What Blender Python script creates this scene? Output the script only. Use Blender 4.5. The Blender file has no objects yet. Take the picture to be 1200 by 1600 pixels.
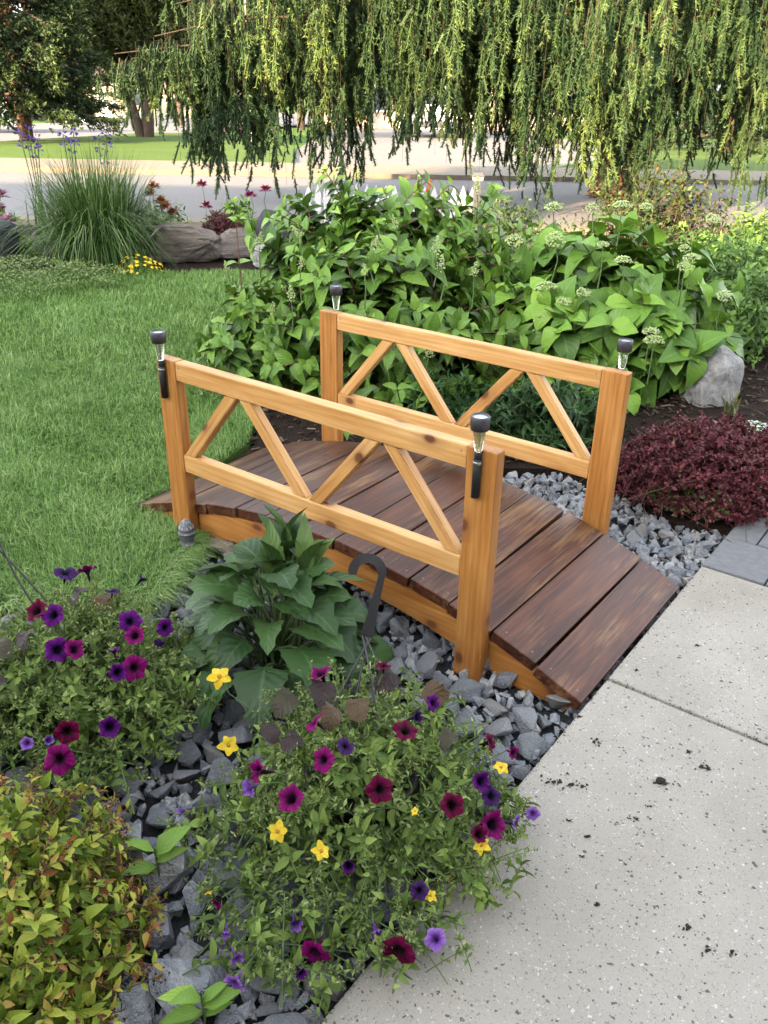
import bpy, bmesh, math, random
import numpy as np
from mathutils import Vector, Matrix
random.seed(11); rng = np.random.default_rng(11)
SC = bpy.context.scene; COL = SC.collection
R = math.radians

# ------------------------------------------------------------------ camera
PITCH, ROLL = .4719, -.0175
cp, sp, cr, sr = math.cos(PITCH), math.sin(PITCH), math.cos(ROLL), math.sin(ROLL)
fw = Vector((0, cp, -sp)); up0 = Vector((0, sp, cp)); rt0 = Vector((1, 0, 0))
rt = rt0*cr - up0*sr; up = rt0*sr + up0*cr
cam = bpy.data.cameras.new('camera'); camo = bpy.data.objects.new('camera', cam); COL.objects.link(camo)
cam.sensor_fit = 'VERTICAL'; cam.sensor_height = 36; cam.lens = 36*1340.4/1600
cam.clip_start = .05; cam.clip_end = 1500
CAMP = np.array([0, 0, 1.5])
camo.matrix_world = Matrix(((rt.x, up.x, -fw.x, 0), (rt.y, up.y, -fw.y, 0), (rt.z, up.z, -fw.z, 1.5), (0, 0, 0, 1)))
SC.camera = camo

# ------------------------------------------------------------------ sky, sun, exposure
SUN_EL, SUN_AZ = 20.0, 218.0          # azimuth clockwise from +Y: the sun stands behind the camera, to its left
world = bpy.data.worlds.new('World'); SC.world = world; world.use_nodes = True
wn = world.node_tree; bg = wn.nodes['Background']
sky = wn.nodes.new('ShaderNodeTexSky'); sky.sky_type = 'NISHITA'; sky.sun_disc = False
sky.sun_elevation = R(SUN_EL); sky.sun_rotation = R(SUN_AZ)
sky.air_density = 1.0; sky.dust_density = 2.5; sky.ozone_density = .6
hz = wn.nodes.new('ShaderNodeHueSaturation'); hz.inputs['Saturation'].default_value = .26    # skylight colour muted as a white balance, takes most of the blue out
wn.links.new(sky.outputs[0], hz.inputs['Color']); wn.links.new(hz.outputs[0], bg.inputs[0]); bg.inputs[1].default_value = .15
sun = bpy.data.lights.new('sun', 'SUN'); suno = bpy.data.objects.new('sun', sun); COL.objects.link(suno)
sun.energy = 3.8; sun.angle = R(.6); sun.color = (1, .71, .38)
sd = Vector((math.sin(R(SUN_AZ))*math.cos(R(SUN_EL)), math.cos(R(SUN_AZ))*math.cos(R(SUN_EL)), math.sin(R(SUN_EL))))
suno.rotation_euler = (-sd).to_track_quat('-Z', 'Y').to_euler(); suno.location = sd*60
vs = SC.view_settings; vs.view_transform = 'Standard'; vs.look = 'None'; vs.gamma = 1; vs.use_curve_mapping = False
vs.exposure = 3.36
SC.cycles.max_bounces = 5; SC.cycles.diffuse_bounces = 3; SC.cycles.glossy_bounces = 2; SC.cycles.transparent_max_bounces = 4; SC.cycles.transmission_bounces = 5
SC.cycles.caustics_reflective = False; SC.cycles.caustics_refractive = False
SC.cycles.sample_clamp_indirect = 6

# ------------------------------------------------------------------ helpers: scene graph
def tag(o, label=None, cat=None, group=None, kind=None):
    for k, v in (('label', label), ('category', cat), ('group', group), ('kind', kind)):
        if v: o[k] = v
    return o
def empty(name, loc=(0, 0, 0), rz=0):
    o = bpy.data.objects.new(name, None); COL.objects.link(o); o.location = loc; o.rotation_euler = (0, 0, rz)
    o.empty_display_size = .05
    return o
def link(name, me, mat=None, parent=None, M=None):
    o = bpy.data.objects.new(name, me); COL.objects.link(o)
    if mat is not None and not me.materials: me.materials.append(mat)
    if parent is not None: o.parent = parent
    if M is not None: o.matrix_local = M
    return o
def thing(name, loc, label, cat, group=None, rz=0):
    return tag(empty(name, loc, rz), label, cat, group)
def T(x, y, z): return Matrix.Translation((x, y, z))
def RZ(a): return Matrix.Rotation(a, 4, 'Z')
def RX(a): return Matrix.Rotation(a, 4, 'X')
def RY(a): return Matrix.Rotation(a, 4, 'Y')

# ------------------------------------------------------------------ helpers: meshes
def mesh_np(name, V, F, attr=None, smooth=False):
    V = np.asarray(V, np.float32); F = np.asarray(F, np.int32); k = F.shape[1]
    me = bpy.data.meshes.new(name)
    me.vertices.add(len(V)); me.vertices.foreach_set('co', V.ravel())
    me.loops.add(F.size); me.loops.foreach_set('vertex_index', F.ravel())
    me.polygons.add(len(F)); me.polygons.foreach_set('loop_start', np.arange(0, F.size, k, dtype=np.int32))
    me.polygons.foreach_set('use_smooth', np.full(len(F), smooth))
    if attr is not None:
        a = me.attributes.new('leafco', 'FLOAT_VECTOR', 'POINT'); a.data.foreach_set('vector', np.asarray(attr, np.float32).ravel())
    me.update(calc_edges=True)
    return me
def quads2tris(F): return np.concatenate([F[:, [0, 1, 2]], F[:, [0, 2, 3]]])
def bm_mesh(name, bm, smooth=False):
    me = bpy.data.meshes.new(name); bm.normal_update(); bm.to_mesh(me); bm.free()
    if smooth:
        for p in me.polygons: p.use_smooth = True
    return me
def box_mesh(name, lx, ly, lz, bev=.004, seg=2, taper=1.0):
    bm = bmesh.new(); bmesh.ops.create_cube(bm, size=1)
    for v in bm.verts:
        v.co = Vector((v.co.x*lx, v.co.y*ly, v.co.z*lz))
        if v.co.z > 0: v.co.x *= taper; v.co.y *= taper
    if bev > 0: bmesh.ops.bevel(bm, geom=list(bm.edges), offset=bev, segments=seg, affect='EDGES', profile=.6)
    return bm_mesh(name, bm)
def lathe_mesh(name, prof, seg=20, smooth=True):
    V = []; F = []
    for r, z in prof:
        for i in range(seg):
            a = 2*math.pi*i/seg; V.append((r*math.cos(a), r*math.sin(a), z))
    for j in range(len(prof)-1):
        for i in range(seg):
            a, b = j*seg+i, j*seg+(i+1) % seg
            F.append((a, b, b+seg, a+seg))
    n = len(prof)
    me = bpy.data.meshes.new(name)
    me.from_pydata(V, [], F + [tuple(range(seg))[::-1], tuple(range((n-1)*seg, n*seg))])
    if smooth:
        for p in me.polygons: p.use_smooth = len(p.vertices) == 4
    me.update(); return me
def poly_mesh(name, pts, z, depth=0.0, zf=None):
    """flat sheet (or slab when depth > 0) from an outline"""
    bm = bmesh.new()
    vs_ = [bm.verts.new((x, y, z if zf is None else zf(x, y))) for x, y in pts]
    f = bm.faces.new(vs_)
    if f.normal.z < 0: f.normal_flip()
    if depth:
        r = bmesh.ops.extrude_face_region(bm, geom=[f])
        for g in r['geom']:
            if isinstance(g, bmesh.types.BMVert): g.co.z -= depth
        bmesh.ops.recalc_face_normals(bm, faces=list(bm.faces))
    bmesh.ops.triangulate(bm, faces=[x for x in bm.faces if len(x.verts) > 4])
    return bm_mesh(name, bm)
def nrm(a): return a/np.maximum(np.linalg.norm(a, axis=-1, keepdims=True), 1e-9)
def basis(D, N):
    y = nrm(D); x = nrm(np.cross(y, N)); z = np.cross(x, y)
    return np.stack([x, y, z], -1)
def tubes(P, Rad, sides=4):
    """P (N,K,3) polylines, Rad (N,K) -> verts, quads"""
    P = np.asarray(P, float); N, K, _ = P.shape
    Rad = np.broadcast_to(np.asarray(Rad, float), (N, K))
    Tn = np.gradient(P, axis=1); Tn = nrm(Tn)
    ref = np.where(np.abs(Tn[:, :1, 2:3]) > .9, np.array([1., 0, 0]), np.array([0, 0, 1.]))
    X = nrm(np.cross(Tn, np.broadcast_to(ref, Tn.shape))); Y = np.cross(Tn, X)
    a = np.arange(sides)*2*np.pi/sides
    V = P[:, :, None] + Rad[:, :, None, None]*(X[:, :, None]*np.cos(a)[:, None] + Y[:, :, None]*np.sin(a)[:, None])
    V = V.reshape(-1, 3)
    i = np.arange(N)[:, None, None]*K*sides; k = np.arange(K-1)[None, :, None]*sides; s = np.arange(sides)[None, None, :]
    a0 = i+k+s; a1 = i+k+(s+1) % sides
    F = np.stack([a0, a1, a1+sides, a0+sides], -1).reshape(-1, 4)
    return V, F
def tube_obj(name, pts, rad, mat, parent, sides=8, origin=(0, 0, 0)):
    V, F = tubes(np.asarray(pts, float)[None]-np.asarray(origin), np.asarray(rad)[None] if np.ndim(rad) else rad, sides)
    return link(name, mesh_np(name, V, F, smooth=True), mat, parent)

def leaf_tpl(prof, rows=5, w=.5, fold=.25, curl=.25, wave=0.0, serr=0.0, side=0.0):
    """unit-length leaf along +Y: three verts a row"""
    V = []; A = []
    for j in range(rows):
        t = j/(rows-1); hw = w*.5*prof(t)
        if serr and 0 < j < rows-1: hw *= 1 + serr*(1 if j % 2 else -1)
        z = -curl*t*t + .06*math.sin(t*math.pi)
        for u in (-1, 0, 1):
            V.append((u*hw + side*t*t, t, z + (fold*hw if u else 0) + wave*u*math.sin(t*9)*hw)); A.append((u, t, 0))
    F = []
    for j in range(rows-1):
        b = j*3
        F += [(b, b+1, b+4, b+3), (b+1, b+2, b+5, b+4)]
    return np.array(V), np.array(F), np.array(A, float)
def ovate(t): return max(.03, math.sin(math.pi*min(1, t**.72))**.85) if t < 1 else .0
def lance(t): return max(.04, math.sin(math.pi*t**.85)**.9) if t < 1 else 0
def heart(t): return (.30 if t == 0 else math.sin(math.pi*t**.60)**.72) if t < 1 else 0
def diamond():
    V = np.array([(0, 0, 0), (-.25, .5, .05), (0, 1, -.1), (.25, .5, .05)], float)
    return V, np.array([(0, 3, 2, 1)]), np.array([(0, 0, 0), (-1, .5, 0), (0, 1, 0), (1, .5, 0)], float)
def scatter(name, tpls, pos, B, size, rnd, mat, parent=None, origin=(0, 0, 0), smooth=True):
    """joins copies of leaf templates into one mesh"""
    pos = np.asarray(pos, float)-np.asarray(origin)
    Vs, Fs, As = [], [], []; off = 0
    which = rng.integers(0, len(tpls), len(pos))
    size = np.broadcast_to(np.asarray(size, float).reshape(len(pos), -1) if np.ndim(size) else np.full((len(pos), 1), size), (len(pos), 3))
    for k, (tv, tf, ta) in enumerate(tpls):
        m = np.where(which == k)[0]
        if not len(m): continue
        V = np.einsum('nij,nvj->nvi', B[m], tv[None]*size[m][:, None, :]) + pos[m][:, None]
        A = np.repeat(ta[None], len(m), 0).copy(); A[:, :, 2] = rnd[m][:, None]
        F = tf[None] + (np.arange(len(m))*len(tv))[:, None, None] + off
        Vs.append(V.reshape(-1, 3)); Fs.append(F.reshape(-1, tf.shape[1])); As.append(A.reshape(-1, 3)); off += len(m)*len(tv)
    me = mesh_np(name, np.concatenate(Vs), np.concatenate(Fs), np.concatenate(As), smooth)
    return tag(link(name, me, mat, parent), kind='stuff')
class LeafKit:
    """shared leaf meshes, eight tints of each template, for leaves that are objects of their own"""
    def __init__(s, name, tpls, mat, levels=8):
        s.name, s.levels, s.m = name, levels, []
        for tv, tf, ta in tpls:
            row = []
            for l in range(levels):
                a = ta.copy(); a[:, 2] = (l+.5)/levels
                me = mesh_np(name, tv, tf, a, True); me.materials.append(mat); row.append(me)
            s.m.append(row)
    def put(s, pos, B, size, rnd, parent, origin):
        o = np.asarray(origin)
        for i in range(len(pos)):
            row = s.m[rng.integers(len(s.m))]; me = row[min(s.levels-1, int(rnd[i]*s.levels))]
            q = bpy.data.objects.new(s.name, me); COL.objects.link(q); q.parent = parent
            M = Matrix.Identity(4); b = B[i]*size[i]
            for r_ in range(3):
                for c_ in range(3): M[r_][c_] = b[r_, c_]
                M[r_][3] = pos[i][r_]-o[r_]
            q.matrix_local = M
def split_leaves(pos, N, size, n=300):
    """indices of the n leaves that show largest from the path, and the rest"""
    pos = np.asarray(pos); v = CAMP-pos; d = np.linalg.norm(v, axis=1)
    c = pos.mean(0); out = nrm(pos-c); score = size/d*(.35+np.abs((N*nrm(v)).sum(1)))*(1.2+(out*nrm(CAMP-c)).sum(1)+.5*out[:, 2])
    o = np.argsort(-score); return o[:n], o[n:]

# ------------------------------------------------------------------ helpers: materials
ALB = .58        # one scale for every base colour, so that greens, stone and timber sit at real-world albedos
class NT:
    def __init__(s, name):
        s.m = bpy.data.materials.new(name); s.m.use_nodes = True; s.t = s.m.node_tree; s.t.nodes.clear()
        s.out = s.t.nodes.new('ShaderNodeOutputMaterial')
    def n(s, typ, props=None, **ins):
        n = s.t.nodes.new('ShaderNode'+typ)
        for k, v in (props or {}).items(): setattr(n, k, v)
        for k, v in ins.items():
            k = k.replace('_', ' '); i = n.inputs[int(k[1:])] if k[0] == 'i' and k[1:].isdigit() else n.inputs[k]
            if isinstance(v, bpy.types.NodeSocket): s.t.links.new(v, i)
            else: i.default_value = v
        return n.outputs[0] if n.outputs else n
    def ramp(s, fac, stops, interp='LINEAR'):
        n = s.t.nodes.new('ShaderNodeValToRGB'); n.color_ramp.interpolation = interp
        e = n.color_ramp.elements
        while len(e) < len(stops): e.new(.5)
        for el, (p, c) in zip(e, stops):
            el.position = p; el.color = (*c, 1) if len(c) == 3 else c
        s.t.links.new(fac, n.inputs[0]); return n.outputs[0]
    def mix(s, f, a, b, mode='MIX'):
        n = s.t.nodes.new('ShaderNodeMixRGB'); n.blend_type = mode
        for i, v in enumerate((f, a, b)):
            if isinstance(v, bpy.types.NodeSocket): s.t.links.new(v, n.inputs[i])
            else: n.inputs[i].default_value = (*v, 1) if isinstance(v, tuple) and len(v) == 3 else v
        return n.outputs[0]
    def math(s, op, a, b=0.0, clamp=False):
        n = s.t.nodes.new('ShaderNodeMath'); n.operation = op; n.use_clamp = clamp
        for i, v in enumerate((a, b)):
            if isinstance(v, bpy.types.NodeSocket): s.t.links.new(v, n.inputs[i])
            else: n.inputs[i].default_value = v
        return n.outputs[0]
    def coord(s, scale=(1, 1, 1), out='Object', rand=0.0):
        tc = s.t.nodes.new('ShaderNodeTexCoord').outputs[out]
        if rand:
            oi = s.t.nodes.new('ShaderNodeObjectInfo')
            k = s.n('VectorMath', {'operation': 'SCALE'}, Vector=s.n('CombineXYZ', X=oi.outputs['Random'], Y=oi.outputs['Random'], Z=oi.outputs['Random']))
            k.node.inputs['Scale'].default_value = rand
            tc = s.n('VectorMath', {'operation': 'ADD'}, i0=tc, i1=k)
        return s.n('Mapping', Vector=tc, Scale=scale)
    def noise(s, vec, scale, detail=4, rough=.55, dist=0.0, dim='3D'):
        return s.n('TexNoise', {'noise_dimensions': dim}, Vector=vec, Scale=scale, Detail=detail, Roughness=rough, Distortion=dist)
    def bump(s, h, strength=.3, dist=.01, normal=None):
        k = dict(Height=h, Strength=strength, Distance=dist)
        if normal is not None: k['Normal'] = normal
        return s.n('Bump', None, **k)
    def bsdf(s, color, rough=.6, spec=.4, normal=None, **kw):
        n = s.t.nodes.new('ShaderNodeBsdfPrincipled')
        def st(k, v):
            if isinstance(v, bpy.types.NodeSocket): s.t.links.new(v, n.inputs[k])
            else: n.inputs[k].default_value = (*v, 1) if isinstance(v, tuple) and len(v) == 3 else v
        color = s.mix(1.0, color, (ALB, ALB, ALB), 'MULTIPLY')
        st('Base Color', color); st('Roughness', rough); st('Specular IOR Level', spec)
        if normal is not None: st('Normal', normal)
        for k, v in kw.items(): st(k.replace('_', ' '), v)
        return n.outputs[0]
    def done(s, sh): s.t.links.new(sh, s.out.inputs[0]); return s.m

def plain(name, col, rough=.5, spec=.4, metal=0.0, noise=.12, scale=30):
    k = NT(name); c = k.coord(rand=7.0); f = k.noise(c, scale, 5)
    colr = k.mix(f, tuple(x*(1-noise) for x in col), tuple(min(1, x*(1+noise)) for x in col))
    return k.done(k.bsdf(colr, rough, spec, k.bump(f, .15, .002), Metallic=metal))
def leafmat(name, stops, rough=.48, spec=.35, trans=.3, rib=(.5, .62, .3), ribamt=.35, veins=9.0, back=None):
    k = NT(name)
    at = k.t.nodes.new('ShaderNodeAttribute'); at.attribute_name = 'leafco'
    sx = k.t.nodes.new('ShaderNodeSeparateXYZ'); k.t.links.new(at.outputs['Vector'], sx.inputs[0])
    col = k.ramp(sx.outputs[2], stops)
    au = k.math('ABSOLUTE', sx.outputs[0])
    ribm = k.math('MULTIPLY', k.math('SUBTRACT', 1, k.math('MULTIPLY', au, 9), True), ribamt)
    vn = k.math('SINE', k.math('MULTIPLY', k.math('ADD', sx.outputs[1], k.math('MULTIPLY', au, -.35)), veins*6.28))
    nz = k.noise(k.coord(), 60, 3)
    col = k.mix(k.math('MULTIPLY', nz, .5), col, k.mix(.6, col, (.02, .03, .01)))
    col = k.mix(ribm, col, (*rib,))
    h = k.math('ADD', k.math('MULTIPLY', vn, .5), k.math('MULTIPLY', ribm, -1.5))
    bs = k.bsdf(col, rough*.9, spec*.48, k.bump(h, .25, .004))
    tr = k.n('BsdfTranslucent', Color=k.mix(1, k.mix(.5, col, k.mix(1, col, (1.0, 1.0, .35), 'MULTIPLY')), (ALB, ALB, ALB), 'MULTIPLY'))
    ms = k.t.nodes.new('ShaderNodeMixShader'); ms.inputs[0].default_value = trans*.65
    k.t.links.new(bs, ms.inputs[1]); k.t.links.new(tr, ms.inputs[2])
    return k.done(ms.outputs[0])
def wood(name, dark, mid, light, knot=(.16, .055, .02), knots=True, wear=None, rough=.45, bump=.25, coat=0.0, spec=.32):
    k = NT(name); c = k.coord(rand=23.0)
    g = k.n('Mapping', Vector=c, Scale=(1.6, 30, 30)); big = k.noise(k.n('Mapping', Vector=c, Scale=(1.3, 7, 7)), 1.6, 3, .5, .4)
    fine = k.noise(g, 2.2, 6, .65, .5); fib = k.noise(k.n('Mapping', Vector=c, Scale=(6, 220, 220)), 1.5, 3)
    f = k.math('ADD', k.math('MULTIPLY', fine, .6), k.math('MULTIPLY', big, .45))
    col = k.ramp(f, [(.36, dark), (.52, mid), (.68, light)])
    col = k.mix(k.math('MULTIPLY', fib, .35), col, k.mix(1, col, (.6, .5, .42), 'MULTIPLY'))
    rg = k.n('TexWave', {'wave_type': 'RINGS', 'rings_direction': 'X'}, Vector=k.n('Mapping', Vector=c, Location=(0, .35, .2), Scale=(.5, 7, 7)), Scale=3.2, Distortion=5.0, Detail=3.0, Detail_Scale=.8)
    col = k.mix(k.math('MULTIPLY', k.math('POWER', rg, 3), .30), col, k.mix(1, col, (.62, .48, .36), 'MULTIPLY'))
    if wear:
        wf = k.math('ADD', k.math('MULTIPLY', k.noise(k.n('Mapping', Vector=c, Scale=(1.6, 5, 5)), 1.7, 3, .5), .6), k.math('MULTIPLY', k.noise(k.n('Mapping', Vector=c, Scale=(3.5, 75, 75)), 1.3, 5, .7, .2), .45))
        col = k.mix(k.ramp(wf, [(.56, (0, 0, 0)), (.72, (.75, .75, .75))]), col, wear)
        crk = k.noise(k.n('Mapping', Vector=c, Scale=(1.2, 55, 55)), 1.0, 2, .4, .2)
        cm = k.ramp(crk, [(.30, (1, 1, 1)), (.335, (0, 0, 0))])
        col = k.mix(k.math('MULTIPLY', cm, .7), col, (.012, .007, .006))
        f = k.math('SUBTRACT', f, k.math('MULTIPLY', cm, .8))
    if knots:
        s3 = k.t.nodes.new('ShaderNodeSeparateXYZ'); k.t.links.new(c, s3.inputs[0])
        pv = k.n('CombineXYZ', X=k.math('MULTIPLY', s3.outputs[0], 4.2), Y=k.math('MULTIPLY', k.math('ADD', s3.outputs[1], s3.outputs[2]), 6.5), Z=0.0)
        vo = k.t.nodes.new('ShaderNodeTexVoronoi'); vo.voronoi_dimensions = '2D'; vo.inputs['Scale'].default_value = 1.0
        k.t.links.new(k.mix(.04, pv, k.noise(pv, 3, 2)) if False else pv, vo.inputs['Vector'])
        pick = k.math('GREATER_THAN', k.n('SeparateXYZ', Vector=vo.outputs['Color']), .42)
        kd = k.math('ADD', vo.outputs['Distance'], k.math('MULTIPLY', k.noise(c, 45, 2), .05))
        core = k.math('MULTIPLY', k.ramp(kd, [(.085, (1, 1, 1)), (.115, (.55, .55, .55)), (.15, (.3, .3, .3)), (.34, (0, 0, 0))]), pick)
        col = k.mix(core, col, knot)
    hh = k.math('ADD', f, k.math('MULTIPLY', fib, .5))
    return k.done(k.bsdf(col, k.ramp(fine, [(.2, (rough-.08,)*3), (.8, (rough+.15,)*3)]), spec, k.bump(hh, bump, .003), Coat_Weight=coat, Coat_Roughness=.35))
def needlemat(name, stops, trans=.25, rough=.55):
    return leafmat(name, stops, rough, .25, trans, ribamt=0.0, veins=0.0)

# ------------------------------------------------------------------ materials
def m_concrete():
    k = NT('exposed_aggregate'); c = k.coord()
    base = k.ramp(k.noise(c, 3.5, 6, .6), [(.3, (.35, .328, .285)), (.7, (.475, .448, .392))])
    base = k.mix(k.math('MULTIPLY', k.noise(c, 240, 3, .75), .6), base, (.20, .185, .16))
    hs = []
    for sc, th, dk, seed in ((140, .87, (.06, .06, .06), 0), (85, .94, (.06, .06, .065), 3.3), (110, .97, (.56, .55, .53), 7.7), (180, .82, (.53, .515, .48), 5.1), (230, .66, (.18, .17, .155), 9.4), (190, .80, (.33, .285, .23), 12.4)):
        v = k.n('Mapping', Vector=c, Location=(seed, seed*.7, 0), Scale=(1, 1, .2))
        v = k.mix(.012, v, k.n('TexNoise', Vector=v, Scale=sc*.9).node.outputs[1])
        vo = k.t.nodes.new('ShaderNodeTexVoronoi'); vo.inputs['Scale'].default_value = sc; k.t.links.new(v, vo.inputs['Vector'])
        s = k.t.nodes.new('ShaderNodeSeparateXYZ'); k.t.links.new(vo.outputs['Color'], s.inputs[0])
        rad = k.math('MULTIPLY', s.outputs[1], .30)
        inside = k.math('MULTIPLY', k.math('GREATER_THAN', s.outputs[0], th), k.math('LESS_THAN', vo.outputs['Distance'], k.math('ADD', rad, .14)))
        base = k.mix(k.math('MULTIPLY', inside, .88), base, dk); hs.append(inside)
    st = k.noise(c, 1.1, 4, .6)
    base = k.mix(k.ramp(st, [(.45, (0, 0, 0)), (.72, (.6, .6, .6))]), base, k.mix(1, base, (.74, .71, .65), 'MULTIPLY'))
    h = k.math('ADD', k.math('ADD', hs[0], hs[2]), k.noise(c, 180, 4))
    return k.done(k.bsdf(base, .8, .3, k.bump(h, .35, .003)))
M_conc = m_concrete()
def m_stone():
    k = NT('blue_grey_stone'); c = k.coord(rand=31.0)
    at = k.t.nodes.new('ShaderNodeAttribute'); at.attribute_name = 'leafco'
    oi = k.t.nodes.new('ShaderNodeObjectInfo'); s = k.t.nodes.new('ShaderNodeSeparateXYZ'); k.t.links.new(at.outputs['Vector'], s.inputs[0])
    r = k.math('FRACT', k.math('ADD', s.outputs[2], oi.outputs['Random']))
    col = k.ramp(r, [(0, (.19, .21, .245)), (.35, (.27, .295, .335)), (.7, (.35, .375, .41)), (.84, (.42, .43, .445)), (.90, (.33, .31, .28)), (.95, (.50, .49, .47)), (1, (.58, .56, .52))])
    n1 = k.noise(k.coord(out='Object', rand=31.0), 1.1, 6, .65, .3)
    col = k.mix(k.ramp(n1, [(.42, (0, 0, 0)), (.75, (.55, .55, .55))]), col, (.46, .48, .50))
    vein = k.noise(k.n('Mapping', Vector=c, Scale=(1.2, 3, 1)), 1.5, 5, .6, 1.5)
    vm = k.math('SUBTRACT', 1, k.math('MULTIPLY', k.math('ABSOLUTE', k.math('SUBTRACT', vein, .5)), 26), True)
    col = k.mix(k.math('MULTIPLY', vm, .5), col, (.62, .62, .60))
    f = k.noise(c, 9, 6, .7)
    col = k.mix(k.math('MULTIPLY', f, .4), col, (.10, .11, .125))
    return k.done(k.bsdf(col, .72, .35, k.bump(k.math('ADD', f, n1), .7, .08)))
M_stone = m_stone()
def m_soil(name, a, b, sc=60):
    k = NT(name); c = k.coord(); f = k.noise(c, sc, 8, .7)
    return k.done(k.bsdf(k.ramp(f, [(.3, a), (.75, b)]), .95, .1, k.bump(f, .9, .02)))
M_soil = m_soil('dark_soil', (.012, .009, .007), (.05, .04, .032))
M_mulch = m_soil('bark_mulch', (.010, .007, .005), (.055, .036, .025), 90)
def m_turf(name, a, b, sc):
    k = NT(name); c = k.coord(); f = k.noise(c, sc, 8, .7); g = k.noise(c, sc*.06, 4)
    col = k.ramp(f, [(.3, a), (.72, b)])
    return k.done(k.bsdf(k.mix(k.math('MULTIPLY', g, .5), col, tuple(x*1.5 for x in b)), .9, .1, k.bump(f, .8, .03)))
M_turf = m_turf('lawn_soil', (.035, .065, .014), (.09, .16, .03), 90)
M_verge = m_turf('verge_turf', (.045, .085, .018), (.095, .15, .03), 14)
M_field = m_turf('far_turf', (.035, .08, .015), (.10, .18, .03), 2)
def m_asphalt(name, a, b):
    k = NT(name); c = k.coord(); f = k.noise(c, 35, 8, .75); g = k.noise(c, .7, 4)
    return k.done(k.bsdf(k.mix(k.math('MULTIPLY', g, .4), k.ramp(f, [(.35, a), (.7, b)]), tuple(x*.8 for x in a)), .85, .25, k.bump(f, .4, .01)))
M_road = m_asphalt('worn_asphalt', (.16, .155, .16), (.25, .242, .245))
M_walk = m_asphalt('pale_walk', (.20, .17, .13), (.28, .24, .185))
M_paver = m_asphalt('grey_paver', (.15, .155, .165), (.235, .24, .25))

# ------------------------------------------------------------------ the bridge frame: u along the footbridge, v across it
OX, OY, YAW = -.762, 2.749, -.6357
cY, sY = math.cos(YAW), math.sin(YAW)
def B2W(u, v): return (OX + cY*u - sY*v, OY + sY*u + cY*v)
def W2B(x, y): x = x-OX; y = y-OY; return cY*x + sY*y, -sY*x + cY*y
def terr(x, y): return 0.0 if y < 17 else -.03*(y-17)

# ------------------------------------------------------------------ ground, beds, lawn, paving, street
def sheet(name, pts, dz, mat, depth=0.0, parent=None):
    return tag(link(name, poly_mesh(name, pts, 0, depth, lambda x, y: terr(x, y)+dz), mat, parent), kind='structure' if parent is None else None)
bm = bmesh.new(); ys = [-80, 9, 17, 60, 130, 400]; xs = [-300, -60, 0, 60, 300]
gv = [[bm.verts.new((x, y, terr(x, min(y, 130))-.16)) for x in xs] for y in ys]
for j in range(len(ys)-1):
    for i in range(len(xs)-1): bm.faces.new((gv[j][i], gv[j][i+1], gv[j+1][i+1], gv[j+1][i]))
tag(link('ground', bm_mesh('ground', bm), M_field), kind='structure')
GRAVEL = [(-1.7, 2.15), (-1.2, 2.24), (-.92, 2.26), (-.72, 2.33), (-.70, 2.53), (-.715, 2.73), (-.64, 2.95), (-.45, 3.30), (-.2, 3.42), (.2, 3.45), (.5, 3.40), (.74, 3.40), (.83, 3.32), (1.02, 3.14), (1.14, 3.0), (1.36, 2.94), B2W(1.6, 1.33), B2W(1.6, -2.3), (-.95, .25), (-1.7, .6)]
gravel = sheet('gravel_bed', [(-1.8, .1), B2W(1.66, -2.6), B2W(1.66, 1.3), (1.35, 3.0), (.9, 3.5), (-.5, 3.6), (-1.8, 2.5)], -.07, m_soil('stone_dust', (.03, .032, .036), (.11, .115, .125), 120))
sheet('planting_bed', [(-.62, 3.02), (-.42, 3.36), (-.2, 3.44), (.2, 3.47), (.5, 3.42), (.74, 3.42), (.84, 3.35), (1.02, 3.12), (1.12, 2.94), (1.32, 2.88), B2W(1.6, 1.26), B2W(1.6, 1.75), (4.2, 2.6), (8, 5), (8, 9.7), (-6, 9.7), (-6, 7.25), (-2.2, 7.25), (-.95, 7.4), (-.85, 6.61), (-.80, 5.75), (-.75, 4.88), (-.62, 4.03), (-.60, 3.62), (-.72, 3.3)], -.02, M_mulch, .10)
LAWN = [(-.74, 3.3), (-.62, 3.62), (-.64, 4.03), (-.77, 4.88), (-.82, 5.75), (-.87, 6.61), (-.97, 7.42), (-1.3, 7.5), (-1.62, 7.24), (-2.13, 7.22), (-6, 7.22), (-6, 2.0), (-1.7, 2.17), (-1.2, 2.26), (-.92, 2.28), (-.73, 2.33), (-.71, 2.53), (-.73, 2.73), (-.66, 2.97)]
sheet('lawn', LAWN, -.005, M_turf, .12)
# patio: concrete slabs and grey pavers with open joints over a dark bedding
patio = sheet('patio', [B2W(1.60, -3.2), B2W(1.60, 1.9), B2W(5.2, 1.9), B2W(5.2, -3.2)], -.05, M_soil)
def slab(name, u0, u1, v0, v1, mat, h=.09, z=0.0, bev=.008):
    me = box_mesh(name, u1-u0, v1-v0, h, bev)
    x, y = B2W((u0+u1)/2, (v0+v1)/2)
    return link(name, me, mat, patio, T(x, y, z-h/2) @ RZ(YAW))
slab('slab', 1.606, 3.4, -3.0, .172, M_conc); slab('slab', 1.606, 3.4, .180, .966, M_conc)
slab('slab', 3.408, 5.1, -3.0, .172, M_conc); slab('slab', 3.408, 5.1, .180, .966, M_conc)
for j in range(3):
    for i in range(12):
        u0 = 1.606 + i*.212 - (.1 if j % 2 else 0); v0 = .972 + j*.264
        slab('paving_stone', max(1.606, u0), u0+.207, v0, v0+.259, M_paver, .07, .004+random.uniform(-.003, .003), .006)
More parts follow.
